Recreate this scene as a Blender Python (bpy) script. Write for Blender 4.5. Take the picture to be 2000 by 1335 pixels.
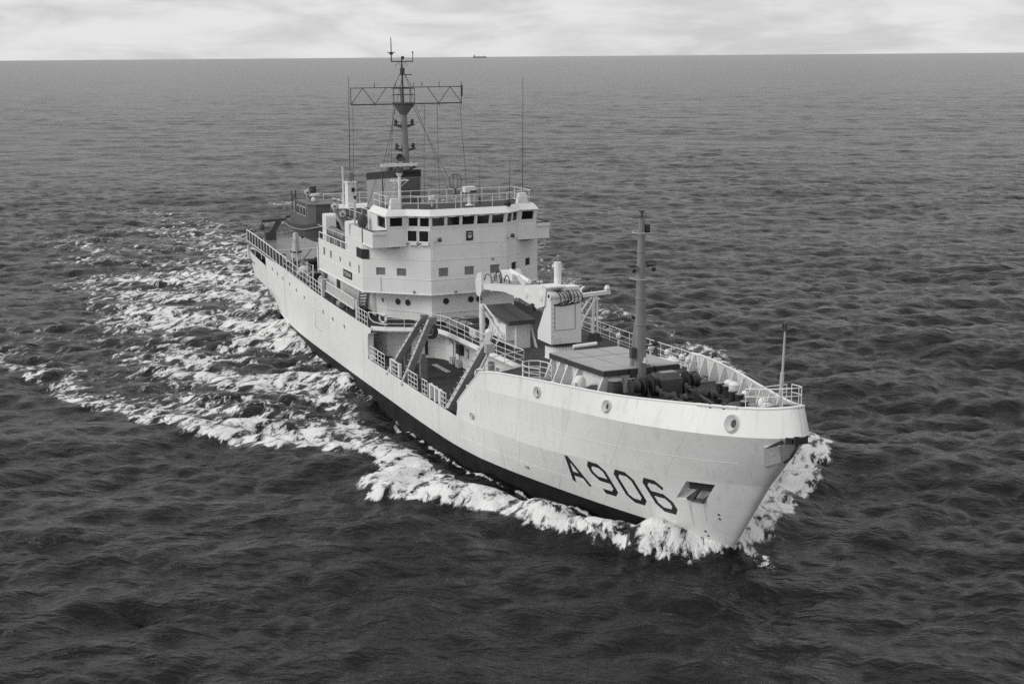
import bpy, math, random
import numpy as np
from mathutils import Vector, Matrix

random.seed(7)
scene = bpy.context.scene
for o in list(bpy.data.objects):
    bpy.data.objects.remove(o, do_unlink=True)
COL = scene.collection

# ---------------------------------------------------------------- camera
# helicopter height, off the starboard bow.  Ship frame: +X bow, +Y port, +Z up, z=0 waterline
CAM = Vector((144.228, -36.751, 25.215))
F_PX, W_PX = 2771.0, 2000.0
yaw = math.radians(157.779)
pitch = math.atan((667.5 - 109.0) / F_PX)
roll = -math.atan(10 / 1262.0)
fw = Vector((math.cos(yaw) * math.cos(pitch), math.sin(yaw) * math.cos(pitch), -math.sin(pitch)))
rt = Vector((math.sin(yaw), -math.cos(yaw), 0.0))
up = rt.cross(fw)
r2 = rt * math.cos(roll) + up * math.sin(roll)
u2 = up * math.cos(roll) - rt * math.sin(roll)
cam_data = bpy.data.cameras.new('camera')
cam_data.sensor_width = 36.0
cam_data.lens = 36.0 * F_PX / W_PX
cam_data.clip_start = 1.0
cam_data.clip_end = 90000.0
cam = bpy.data.objects.new('camera', cam_data)
m = Matrix(((r2.x, u2.x, -fw.x, CAM.x), (r2.y, u2.y, -fw.y, CAM.y), (r2.z, u2.z, -fw.z, CAM.z), (0, 0, 0, 1)))
cam.matrix_world = m
COL.objects.link(cam)
scene.camera = cam

# ---------------------------------------------------------------- light
SUN_DIR = Vector((-0.08, -0.82, 0.56)).normalized()      # towards the sun
SUN_EL = math.asin(SUN_DIR.z)
SUN_ROT = math.atan2(SUN_DIR.x, SUN_DIR.y)
sun_data = bpy.data.lights.new('sun', 'SUN')
sun_data.energy = 1.3
sun_data.angle = math.radians(34)
sun_data.color = (1.0, 0.985, 0.96)
sun = bpy.data.objects.new('sun', sun_data)
sun.rotation_euler = SUN_DIR.to_track_quat('Z', 'Y').to_euler()
sun.location = SUN_DIR * 200
COL.objects.link(sun)

world = bpy.data.worlds.new('World')
scene.world = world
world.use_nodes = True
wn = world.node_tree
wn.nodes.clear()
def wnode(t, **kw):
    n = wn.nodes.new(t)
    for k, v in kw.items():
        setattr(n, k, v)
    return n
wout = wnode('ShaderNodeOutputWorld')
bg = wnode('ShaderNodeBackground')
bg.inputs['Strength'].default_value = 0.10
sky = wnode('ShaderNodeTexSky', sky_type='NISHITA')
sky.sun_disc = False
sky.sun_elevation = SUN_EL
sky.sun_rotation = SUN_ROT
sky.dust_density = 3.0
bw = wnode('ShaderNodeRGBToBW')                # black-and-white film
tc = wnode('ShaderNodeTexCoord')
# cloud deck: noise on the direction, flattened to layers towards the horizon
dv = wnode('ShaderNodeVectorMath', operation='MULTIPLY'); dv.inputs[1].default_value = (10.0, 10.0, 46.0)
wn.links.new(tc.outputs['Generated'], dv.inputs[0])
n1 = wnode('ShaderNodeTexNoise'); n1.inputs['Scale'].default_value = 1.0
n1.inputs['Detail'].default_value = 7.0; n1.inputs['Roughness'].default_value = 0.58; n1.inputs['Distortion'].default_value = 0.35
wn.links.new(dv.outputs[0], n1.inputs['Vector'])
rmp = wnode('ShaderNodeMapRange'); rmp.interpolation_type = 'SMOOTHSTEP'
rmp.inputs['From Min'].default_value = 0.36; rmp.inputs['From Max'].default_value = 0.68
rmp.inputs['To Min'].default_value = 8.1; rmp.inputs['To Max'].default_value = 6.1
wn.links.new(n1.outputs['Fac'], rmp.inputs['Value'])
mix = wnode('ShaderNodeMix', data_type='FLOAT'); mix.inputs['Factor'].default_value = 0.86
wn.links.new(sky.outputs[0], bw.inputs[0])
wn.links.new(bw.outputs[0], mix.inputs['A']); wn.links.new(rmp.outputs[0], mix.inputs['B'])
wn.links.new(mix.outputs[0], bg.inputs['Color'])
wn.links.new(bg.outputs[0], wout.inputs['Surface'])

vs = scene.view_settings
vs.view_transform = 'Standard'; vs.look = 'None'; vs.exposure = 0.15; vs.gamma = 1.0; vs.use_curve_mapping = False
scene.cycles.use_denoising = False        # what grain is left reads as film grain
scene.cycles.max_bounces = 6

# ---------------------------------------------------------------- materials (a black-and-white photograph: greys only)
MATS = {}
def mat(name, v, rough=0.5, spec=0.4, var=0.06, scale=1.2, streak=0.0, bump=0.0, bscale=20.0, metal=0.0, speck=0.0):
    m = bpy.data.materials.new(name); m.use_nodes = True
    nt = m.node_tree; b = nt.nodes['Principled BSDF']
    b.inputs['Roughness'].default_value = rough
    b.inputs['Specular IOR Level'].default_value = spec
    b.inputs['Metallic'].default_value = metal
    co = nt.nodes.new('ShaderNodeTexCoord')
    n = nt.nodes.new('ShaderNodeTexNoise'); n.inputs['Scale'].default_value = scale; n.inputs['Detail'].default_value = 6
    nt.links.new(co.outputs['Object'], n.inputs['Vector'])
    mr = nt.nodes.new('ShaderNodeMapRange'); mr.inputs['From Min'].default_value = 0.3; mr.inputs['From Max'].default_value = 0.7
    mr.inputs['To Min'].default_value = v * (1 - var); mr.inputs['To Max'].default_value = v * (1 + var)
    nt.links.new(n.outputs['Fac'], mr.inputs['Value'])
    last = mr.outputs[0]
    if streak > 0:                              # rain and rust runs down the plating
        mp = nt.nodes.new('ShaderNodeMapping'); mp.inputs['Scale'].default_value = (2.2, 2.2, 0.16)
        nt.links.new(co.outputs['Object'], mp.inputs['Vector'])
        s = nt.nodes.new('ShaderNodeTexNoise'); s.inputs['Scale'].default_value = 1.3; s.inputs['Detail'].default_value = 5
        nt.links.new(mp.outputs[0], s.inputs['Vector'])
        sr = nt.nodes.new('ShaderNodeMapRange'); sr.inputs['From Min'].default_value = 0.54; sr.inputs['From Max'].default_value = 0.78
        sr.inputs['To Min'].default_value = 1.0; sr.inputs['To Max'].default_value = 1.0 - streak
        nt.links.new(s.outputs['Fac'], sr.inputs['Value'])
        ml = nt.nodes.new('ShaderNodeMath'); ml.operation = 'MULTIPLY'
        nt.links.new(last, ml.inputs[0]); nt.links.new(sr.outputs[0], ml.inputs[1]); last = ml.outputs[0]
    if speck > 0:                               # chips and rust specks
        s = nt.nodes.new('ShaderNodeTexNoise'); s.inputs['Scale'].default_value = 9; s.inputs['Detail'].default_value = 8
        nt.links.new(co.outputs['Object'], s.inputs['Vector'])
        sr = nt.nodes.new('ShaderNodeMapRange'); sr.inputs['From Min'].default_value = 0.66; sr.inputs['From Max'].default_value = 0.74
        sr.inputs['To Min'].default_value = 1.0; sr.inputs['To Max'].default_value = 1.0 - speck
        nt.links.new(s.outputs['Fac'], sr.inputs['Value'])
        ml = nt.nodes.new('ShaderNodeMath'); ml.operation = 'MULTIPLY'
        nt.links.new(last, ml.inputs[0]); nt.links.new(sr.outputs[0], ml.inputs[1]); last = ml.outputs[0]
    nt.links.new(last, b.inputs['Base Color'])
    if bump > 0:
        bn = nt.nodes.new('ShaderNodeTexNoise'); bn.inputs['Scale'].default_value = bscale; bn.inputs['Detail'].default_value = 4
        nt.links.new(co.outputs['Object'], bn.inputs['Vector'])
        bp_ = nt.nodes.new('ShaderNodeBump'); bp_.inputs['Strength'].default_value = bump; bp_.inputs['Distance'].default_value = 0.05
        nt.links.new(bn.outputs['Fac'], bp_.inputs['Height']); nt.links.new(bp_.outputs[0], b.inputs['Normal'])
    MATS[name] = m
    return m
HULLW = mat('hull_white', 0.76, 0.42, 0.4, 0.035, 0.35, streak=0.16, bump=0.8, bscale=0.75, speck=0.02)
WHITE = mat('white_paint', 0.76, 0.45, 0.4, 0.03, 0.8, streak=0.07, bump=0.15, bscale=3.0)
WHITE2 = mat('white_fittings', 0.74, 0.5, 0.3, 0.06, 4.0)
BOOT = mat('boot_topping', 0.018, 0.6, 0.2, 0.35, 0.8, bump=0.3, bscale=2.0)
DECK = mat('deck_paint', 0.048, 0.75, 0.25, 0.28, 0.9, bump=0.3, bscale=8.0, speck=0.2)
WELLDECK = mat('well_deck_paint', 0.035, 0.7, 0.25, 0.3, 1.2, bump=0.3, bscale=8.0)
HELI = mat('helicopter_deck_paint', 0.17, 0.4, 0.5, 0.25, 0.5, bump=0.2, bscale=3.0)
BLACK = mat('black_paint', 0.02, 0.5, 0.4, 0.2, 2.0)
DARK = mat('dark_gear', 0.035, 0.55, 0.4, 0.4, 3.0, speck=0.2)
MASTG = mat('mast_grey', 0.22, 0.5, 0.3, 0.1, 1.5, streak=0.15)
MASTD = mat('mast_dark_grey', 0.07, 0.55, 0.3, 0.15, 2.0)
FUNG = mat('funnel_paint', 0.30, 0.5, 0.3, 0.06, 0.8, streak=0.12)
FUND = mat('funnel_louvre_paint', 0.10, 0.55, 0.3, 0.1, 1.0)
GANTRY = mat('gantry_grey', 0.19, 0.5, 0.35, 0.12, 2.0, streak=0.1, speck=0.15)
GANTRYL = mat('gantry_light_grey', 0.42, 0.5, 0.3, 0.1, 2.0)
HATCHT = mat('hatch_cover_top', 0.36, 0.55, 0.3, 0.09, 1.2, speck=0.08)
HATCHA = mat('hatch_cover_aft', 0.065, 0.55, 0.3, 0.1, 1.2)
HATCHS = mat('hatch_cover_edge', 0.045, 0.6, 0.3, 0.2, 2.0)
GLASS = mat('window_glass', 0.012, 0.08, 0.5, 0.1, 3.0)
PANEG = mat('curtained_glass', 0.19, 0.15, 0.5, 0.06, 3.0)
GREY = mat('grey_paint', 0.25, 0.5, 0.3, 0.1, 2.0)
CANV = mat('grey_canvas', 0.24, 0.8, 0.1, 0.15, 3.0, bump=0.5, bscale=6.0)
BOATH = mat('launch_hull_grey', 0.075, 0.45, 0.4, 0.15, 1.2, streak=0.2)
BOATC = mat('launch_cabin_grey', 0.12, 0.5, 0.35, 0.12, 1.5)
LGREY = mat('light_grey_paint', 0.5, 0.5, 0.3, 0.08, 1.5)
STAIN = mat('rust_stain', 0.62, 0.6, 0.3, 0.12, 3.0)
RUST = mat('rusty_steel', 0.07, 0.8, 0.2, 0.5, 4.0)
ROPE = mat('black_hose', 0.02, 0.6, 0.3, 0.2, 3.0)

# ---------------------------------------------------------------- mesh helpers
class MB:
    def __init__(self):
        self.v = []; self.f = []; self.m = []
    def add(self, vs, fs, mi=0):
        b = len(self.v); self.v.extend([tuple(x) for x in vs])
        for f in fs:
            self.f.append(tuple(b + i for i in f)); self.m.append(mi)
        return self
    def box(self, c, s, rz=0.0, mi=0, tilt=None):
        hx, hy, hz = s[0] / 2, s[1] / 2, s[2] / 2
        M = Matrix.Rotation(rz, 3, 'Z')
        if tilt is not None: M = M @ tilt
        vs = [Vector(c) + M @ Vector((x, y, z)) for z in (-hz, hz) for y in (-hy, hy) for x in (-hx, hx)]
        return self.add(vs, [(0, 2, 3, 1), (4, 5, 7, 6), (0, 1, 5, 4), (2, 6, 7, 3), (0, 4, 6, 2), (1, 3, 7, 5)], mi)
    def bar(self, p, q, w, h, upv=(0, 0, 1), mi=0, w2=None, h2=None):
        p, q = Vector(p), Vector(q); d = (q - p).normalized(); U = Vector(upv)
        s = d.cross(U)
        if s.length < 1e-4: s = d.cross(Vector((1, 0, 0)))
        s.normalize(); t = s.cross(d)
        w2 = w if w2 is None else w2; h2 = h if h2 is None else h2
        vs = [p + s * a * w / 2 + t * b * h / 2 for a, b in ((-1, -1), (1, -1), (1, 1), (-1, 1))] + \
             [q + s * a * w2 / 2 + t * b * h2 / 2 for a, b in ((-1, -1), (1, -1), (1, 1), (-1, 1))]
        return self.add(vs, [(3, 2, 1, 0), (4, 5, 6, 7), (0, 1, 5, 4), (1, 2, 6, 5), (2, 3, 7, 6), (3, 0, 4, 7)], mi)
    def tube(self, p, q, r, r2=None, n=8, mi=0, cap=True):
        p, q = Vector(p), Vector(q); d = (q - p).normalized(); r2 = r if r2 is None else r2
        a = d.orthogonal().normalized(); b = d.cross(a)
        vs = []
        for c, rr in ((p, r), (q, r2)):
            for k in range(n):
                t = 2 * math.pi * k / n; vs.append(c + (a * math.cos(t) + b * math.sin(t)) * rr)
        fs = [(k, (k + 1) % n, n + (k + 1) % n, n + k) for k in range(n)]
        if cap: fs += [tuple(range(n - 1, -1, -1)), tuple(range(n, 2 * n))]
        return self.add(vs, fs, mi)
    def path(self, pts, r, n=6, closed=False, mi=0):
        pts = [Vector(p) for p in pts]; N = len(pts); vs = []; prev = None
        for i, p in enumerate(pts):
            if closed: d = pts[(i + 1) % N] - pts[i - 1]
            else: d = pts[min(i + 1, N - 1)] - pts[max(i - 1, 0)]
            d.normalize()
            a = d.orthogonal().normalized() if prev is None else (prev - d * prev.dot(d)).normalized()
            prev = a; b = d.cross(a)
            for k in range(n):
                t = 2 * math.pi * k / n; vs.append(p + (a * math.cos(t) + b * math.sin(t)) * r)
        fs = []
        for i in range(N if closed else N - 1):
            j = (i + 1) % N
            for k in range(n):
                fs.append((i * n + k, i * n + (k + 1) % n, j * n + (k + 1) % n, j * n + k))
        if not closed: fs += [tuple(range(n - 1, -1, -1)), tuple((N - 1) * n + k for k in range(n))]
        return self.add(vs, fs, mi)
    def lathe(self, base, prof, n=16, axis=(0, 0, 1), mi=0):
        base = Vector(base); d = Vector(axis).normalized(); a = d.orthogonal().normalized(); b = d.cross(a); vs = []
        for r, h in prof:
            for k in range(n):
                t = 2 * math.pi * k / n; vs.append(base + d * h + (a * math.cos(t) + b * math.sin(t)) * max(r, 1e-4))
        fs = []
        for i in range(len(prof) - 1):
            for k in range(n):
                fs.append((i * n + k, i * n + (k + 1) % n, (i + 1) * n + (k + 1) % n, (i + 1) * n + k))
        fs += [tuple(range(n - 1, -1, -1)), tuple((len(prof) - 1) * n + k for k in range(n))]
        return self.add(vs, fs, mi)
    def prism(self, poly, z0, z1, mi=0, top=True, bottom=True):
        n = len(poly); ar = sum(poly[i][0] * poly[(i + 1) % n][1] - poly[(i + 1) % n][0] * poly[i][1] for i in range(n))
        if ar < 0: poly = poly[::-1]
        zz0 = z0 if callable(z0) else (lambda p: z0); zz1 = z1 if callable(z1) else (lambda p: z1)
        vs = [(p[0], p[1], zz0(p)) for p in poly] + [(p[0], p[1], zz1(p)) for p in poly]
        fs = [(i, (i + 1) % n, n + (i + 1) % n, n + i) for i in range(n)]
        if bottom: fs.append(tuple(range(n - 1, -1, -1)))
        if top: fs.append(tuple(range(n, 2 * n)))
        return self.add(vs, fs, mi)
    def sphere(self, c, r, n=12, mi=0, sz=1.0):
        prof = [(r * math.sin(math.pi * i / (n // 2)), -r * sz * math.cos(math.pi * i / (n // 2))) for i in range(n // 2 + 1)]
        return self.lathe(c, prof, n, mi=mi)
    def quad(self, a, b, c, d, mi=0):
        return self.add([a, b, c, d], [(0, 1, 2, 3)], mi)
    def slab(self, a, b, c, d, t, mi=0):
        a, b, c, d = map(Vector, (a, b, c, d)); nrm = (b - a).cross(d - a).normalized() * t
        return self.add([a, b, c, d, a - nrm, b - nrm, c - nrm, d - nrm],
                        [(0, 1, 2, 3), (7, 6, 5, 4), (0, 4, 5, 1), (1, 5, 6, 2), (2, 6, 7, 3), (3, 7, 4, 0)], mi)
    def build(self, name, mats, parent=None, smooth=False, weld=False):
        me = bpy.data.meshes.new(name); me.from_pydata(self.v, [], self.f)
        for mm in (mats if isinstance(mats, (list, tuple)) else [mats]): me.materials.append(mm)
        if any(self.m): me.polygons.foreach_set('material_index', self.m)
        if weld:
            import bmesh
            bm = bmesh.new(); bm.from_mesh(me); bmesh.ops.remove_doubles(bm, verts=bm.verts, dist=0.004); bm.to_mesh(me); bm.free()
        if smooth: me.polygons.foreach_set('use_smooth', [True] * len(me.polygons))
        me.validate(); me.update()
        if smooth: me.set_sharp_from_angle(angle=math.radians(smooth if smooth is not True else 40))
        o = bpy.data.objects.new(name, me); COL.objects.link(o)
        if parent is not None: o.parent = parent
        return o

def empty(name, loc=(0, 0, 0), parent=None):
    o = bpy.data.objects.new(name, None); o.empty_display_size = 0.5; o.location = loc; COL.objects.link(o)
    if parent is not None: o.parent = parent
    return o
def tag(o, label=None, cat=None, group=None, kind=None):
    if label: o['label'] = label
    if cat: o['category'] = cat
    if group: o['group'] = group
    if kind: o['kind'] = kind
    return o
def inst(src, loc, parent, name=None, scale=None, rot=None):
    o = src.copy(); o.parent = parent; o.location = loc
    if scale: o.scale = scale
    if rot: o.rotation_euler = rot
    if name: o.name = name
    COL.objects.link(o); return o

def pchip(xs, ys):
    xs = np.array(xs, float); ys = np.array(ys, float); h = np.diff(xs); d = np.diff(ys) / h; n = len(xs); m = np.zeros(n)
    for i in range(1, n - 1):
        if d[i - 1] * d[i] > 0:
            w1 = 2 * h[i] + h[i - 1]; w2 = h[i] + 2 * h[i - 1]; m[i] = (w1 + w2) / (w1 / d[i - 1] + w2 / d[i])
    m[0] = d[0]; m[-1] = d[-1]
    def f(x):
        x = min(max(x, xs[0]), xs[-1]); i = min(int(np.searchsorted(xs, x, 'right')) - 1, n - 2); i = max(i, 0)
        t = (x - xs[i]) / h[i]
        return float((1 + 2 * t) * (1 - t) ** 2 * ys[i] + t * (1 - t) ** 2 * h[i] * m[i] + t * t * (3 - 2 * t) * ys[i + 1] + t * t * (t - 1) * h[i] * m[i + 1])
    return f
# ---------------------------------------------------------------- hull lines (half-breadths read level by level)
TIP_W, TIP_B, TIP_2, TIP_1, TIP_T = 81.6, 84.05, 87.25, 90.15, 89.75
h_w = pchip([-3, 2, 6, 10, 16, 24, 34, 50, 58, 64, 68, 72, 76, 79, 81, 81.45, 81.6], [0.1, 0.8, 2.6, 4.4, 5.9, 6.8, 7.1, 7.1, 6.9, 6.2, 5.3, 4.2, 2.8, 1.6, .5, .16, 0])
h_b = pchip([-3, 0, 3, 6, 10, 16, 22, 32, 45, 53, 60, 64.5, 68, 71.5, 75.5, 79.6, 81.5, 83.1, 83.65, 83.9, 84.0, 84.05], [2.6, 3.7, 4.65, 5.41, 6.2, 6.75, 7.02, 7.15, 7.2, 7.2, 7.1, 6.75, 6.1, 5.22, 4.1, 2.75, 2.0, .88, .42, .2, .09, 0])
h_2 = pchip([-3, 0, 6, 15, 25, 43, 60, 63, 67.5, 70, 72.7, 75.5, 78.4, 82.7, 85.4, 86.6, 87.0, 87.18, 87.25], [5.85, 6.15, 6.5, 6.8, 7.08, 7.2, 7.2, 7.17, 6.72, 6.3, 5.75, 4.98, 4.12, 2.6, 1.33, .6, .33, .16, 0])
h_1 = pchip([-3, 0, 6, 15, 25, 43, 60, 63, 68, 70, 72.7, 74.9, 79.4, 83, 86, 88, 89.2, 89.75, 90.05, 90.15], [6.1, 6.3, 6.6, 6.85, 7.1, 7.2, 7.22, 7.2, 6.86, 6.5, 6.0, 5.5, 4.5, 3.42, 2.3, 1.48, .92, .6, .28, 0])
h_t = pchip([-3, 0, 6, 15, 22, 29, 43.5, 60, 64, 66, 68, 70, 72, 74, 76, 78, 80, 82, 84, 86, 88, 89.0, 89.45, 89.68, 89.75], [6.25, 6.45, 6.65, 6.8, 6.95, 7.08, 7.2, 7.22, 7.18, 7.05, 6.74, 6.38, 5.95, 5.48, 5.0, 4.46, 3.83, 3.16, 2.45, 1.76, 1.1, .72, .46, .24, 0])
z_2 = pchip([-3, 63, 67.5, 72.7, 75.5, 78.4, 82.7, 85.4, 87.25], [2.9, 2.97, 3.15, 3.32, 3.5, 3.68, 4.0, 4.28, 4.45])
z_1f = pchip([-3, 43, 58, 63, 68, 72.7, 74.9, 79.4, 83, 86, 88, 89.3, 90.15], [4.3, 4.3, 4.6, 5.0, 5.7, 6.02, 6.16, 6.44, 6.72, 7.02, 7.28, 7.5, 7.72])
z_tf = pchip([66.2, 68, 70, 72, 74, 76, 78, 80, 82, 84, 86, 88, 89.2, 89.75], [6.52, 6.85, 7.05, 7.2, 7.33, 7.45, 7.57, 7.72, 7.92, 8.13, 8.36, 8.64, 8.9, 9.05])
z_ta = pchip([6.3, 15, 22, 29, 43.5, 50], [6.02, 5.9, 5.74, 5.57, 5.4, 5.38])
z_deck = pchip([-6, 6.3, 15, 22, 29, 43, 55, 63, 70, 75, 80, 85, 89.5], [6.4, 6.05, 5.9, 5.74, 5.55, 5.32, 5.34, 5.5, 5.92, 6.2, 6.55, 6.98, 7.42])
PORT = False
def z_t(x):
    if PORT and 43 < x < 67.2: return z_deck(x) + (0.03 if x < 66.3 else 0.03 + (x - 66.3) / .9 * (z_tf(x) - z_deck(x)))
    if x < 6.3: return 5.36 - 0.045 * max(x, -3)
    if x < 62.68: return z_ta(x)
    if x < 66.2: return 3.95 + max(0, x - 62.7) / 3.5 * 2.57
    return z_tf(x)
def z_1(x):
    return min(z_1f(x), z_2(x) + 0.72 * (z_t(x) - z_2(x)))
def clampx(x, tip): return min(x, tip)
def strake_pt(x, lv):
    """section point (X, half, z) at station x for level 0 keelside, 1 boot-top line, 2 lower knuckle, 3 upper knuckle, 4 top edge"""
    if lv == 0: X = min(x, TIP_W); return (X, h_w(X), -1.6)
    if lv == 1: X = min(x, TIP_B); t = min(max((X - 79.5) / 4.5, 0), 1); return (X, h_b(X), 0.9 - .72 * t * t * (3 - 2 * t))
    if lv == 2: X = min(x, TIP_2); return (X, h_2(X), z_2(X))
    if lv == 3: X = min(x, TIP_1); return (X, h_1(X), z_1(X))
    X = min(x, TIP_T); return (X, h_t(X), z_t(X))
def level_xs(lv, xs):
    tip = (TIP_W, TIP_B, TIP_2, TIP_1, TIP_T)[lv]
    return [x if x <= 60 else 60 + (x - 60) * (tip - 60) / 30.0 for x in xs]     # stations fan forward to the raked stem
def side_half(x, z):
    """half-breadth of the outer plating at X, z (straight frames between the knuckles)"""
    def at(lv, u):
        tip = (TIP_W, TIP_B, TIP_2, TIP_1, TIP_T)[lv]
        X = u if u <= 60 else 60 + (u - 60) * (tip - 60) / 30.0
        return strake_pt(X, lv)
    lo, hi = -3.0, 90.0
    def ev(u):
        P = [at(k, u) for k in range(5)]
        for k in range(4):
            if z <= P[k + 1][2] or k == 3:
                t = (z - P[k][2]) / (P[k + 1][2] - P[k][2])
                return P[k][0] + t * (P[k + 1][0] - P[k][0]), P[k][1] + t * (P[k + 1][1] - P[k][1])
    for _ in range(40):
        mid = (lo + hi) / 2
        if ev(mid)[0] < x: lo = mid
        else: hi = mid
    return ev((lo + hi) / 2)[1]
# ================================================================ THE SHIP
ship = empty('research_ship')
tag(ship, 'white naval research ship with pennant number A906, steaming past under way', 'ship')

def strake(lvA, lvB, xs, sides=(-1, 1), rows=4, hole=None, inner=0.0):
    """plating between two levels; hole=(u0,u1,t0,t1) is left open on the starboard side"""
    global PORT
    mb = MB()
    ts = [i / rows for i in range(rows + 1)]
    if hole:
        xs = sorted(set(list(xs) + [hole[0], hole[1]])); ts = sorted(set(ts + [hole[2], hole[3]]))
    A = level_xs(lvA, xs); B = level_xs(lvB, xs)
    for s in sides:
        PORT = s > 0
        grid = []
        for i in range(len(xs)):
            pa = strake_pt(A[i], lvA); pb = strake_pt(B[i], lvB)
            grid.append([(pa[0] + t * (pb[0] - pa[0]), s * (pa[1] + t * (pb[1] - pa[1]) - inner), pa[2] + t * (pb[2] - pa[2])) for t in ts])
        n = len(ts); vs = [p for col in grid for p in col]; fs = []
        for i in range(len(xs) - 1):
            for j in range(n - 1):
                um = (xs[i] + xs[i + 1]) / 2; tm = (ts[j] + ts[j + 1]) / 2
                if hole and s < 0 and hole[0] < um < hole[1] and hole[2] < tm < hole[3]: continue
                q = (i * n + j, (i + 1) * n + j, (i + 1) * n + j + 1, i * n + j + 1)
                fs.append(q if s < 0 else q[::-1])
        mb.add(vs, fs)
    PORT = False
    return mb
XS_ALL = [-3 + 1.5 * i for i in range(43)] + [62 + 0.7 * i for i in range(41)]
XS_ALL = [x for x in XS_ALL if x < 89.3] + [89.45, 89.6, 89.75, 89.87, 89.95, 90.0]
XS_AFT = [-3, -1.5, 0, 1.5, 3, 4.5, 6.29]
XS_AFT2 = [6.31] + [7.5 + 1.5 * i for i in range(24)] + [43.2]
u_of = lambda X: X if X <= 60 else 60 + (X - 60) * 30.0 / (TIP_T - 60)
XS_FWD = [62.72, 63.4, 64.2, 65, 65.8, u_of(66.21)] + [67 + 0.6 * i for i in range(38)] + [89.45, 89.6, 89.75, 89.87, 89.95, 90.0]
XS_PORT = [44.7 + 1.5 * i for i in range(12)]

RECESS = (85.75, 87.5, 0.60, 0.955)
hull = strake(1, 2, XS_ALL, rows=6, hole=RECESS).build('hull', HULLW, ship, smooth=60, weld=True)
strake(0, 1, XS_ALL, rows=4).build('boot_topping', BOOT, hull, smooth=60, weld=True)
# upper side plating: starboard is cut away at the working well
mb = strake(2, 3, XS_AFT); mb2 = strake(2, 3, XS_AFT2); mb.add(mb2.v, mb2.f)
mb2 = strake(2, 3, XS_AFT2[-1:] + XS_PORT + XS_FWD[:1], sides=(1,)); mb.add(mb2.v, mb2.f)
mb2 = strake(2, 3, XS_FWD); mb.add(mb2.v, mb2.f)
mb.build('flare_plating', HULLW, hull, smooth=60, weld=True)
mb = strake(3, 4, XS_AFT); mb2 = strake(3, 4, XS_AFT2); mb.add(mb2.v, mb2.f)
mb2 = strake(3, 4, XS_AFT2[-1:] + XS_PORT + XS_FWD[:1], sides=(1,)); mb.add(mb2.v, mb2.f)
mb2 = strake(3, 4, XS_FWD); mb.add(mb2.v, mb2.f)
mb.build('bulwark_plating', HULLW, hull, smooth=60, weld=True)
# inside of the bow bulwark
mb = strake(3, 4, XS_FWD, inner=0.07, rows=3); mb.f = [f[::-1] for f in mb.f]
mb.build('bulwark_inside', WHITE, hull, smooth=True)
# transom
mb = MB()
prof = [strake_pt(-3, k) for k in range(5)]
vs = [(-3.0, -p[1], p[2]) for p in prof] + [(-3.0, p[1], p[2]) for p in prof][::-1]
mb.add(vs, [tuple(range(len(vs)))]); mb.build('transom', HULLW, hull)
# capping rail of the bulwark
for s, nm in ((-1, 'cap_rail'), (1, 'cap_rail')):
    pts = []
    for x in XS_FWD:
        X = level_xs(4, [x])[0]; PORT = s > 0; p = strake_pt(X, 4); PORT = False; pts.append((p[0], s * (p[1] - 0.03), p[2] + 0.01))
    MB().path(pts, 0.07, 6).build(nm, WHITE2, hull, smooth=True)
# weld seams along the plating
for lv, t in ((1, 0.42), (2, 0.45)):
    for s in (-1,):
        pts = []
        for x in [63 + 0.5 * i for i in range(51)]:
            if lv == 1 and 85 < x < 88: continue
            a = strake_pt(level_xs(lv, [x])[0], lv); b = strake_pt(level_xs(lv + 1, [x])[0], lv + 1)
            pts.append((a[0] + t * (b[0] - a[0]), s * (a[1] + t * (b[1] - a[1]) + 0.002), a[2] + t * (b[2] - a[2])))
        MB().path(pts, 0.012, 4).build('weld_seam', HULLW, hull)

for u in (66.5, 71.0, 75.6, 80.1, 84.2):                     # vertical butts between the plates
    for lv in (1, 2, 3):
        if lv == 1 and u > 84: continue
        a = strake_pt(level_xs(lv, [u + .6 * (lv % 2)])[0], lv); b = strake_pt(level_xs(lv + 1, [u + .6 * (lv % 2)])[0], lv + 1)
        MB().path([(a[0], -a[1] - .001, a[2]), (b[0], -b[1] - .001, b[2])], .009, 4).build('weld_seam', HULLW, hull)
def on_side(x, z, off=0.012): return Vector((x, -side_half(x, z) - off, z))
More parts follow.
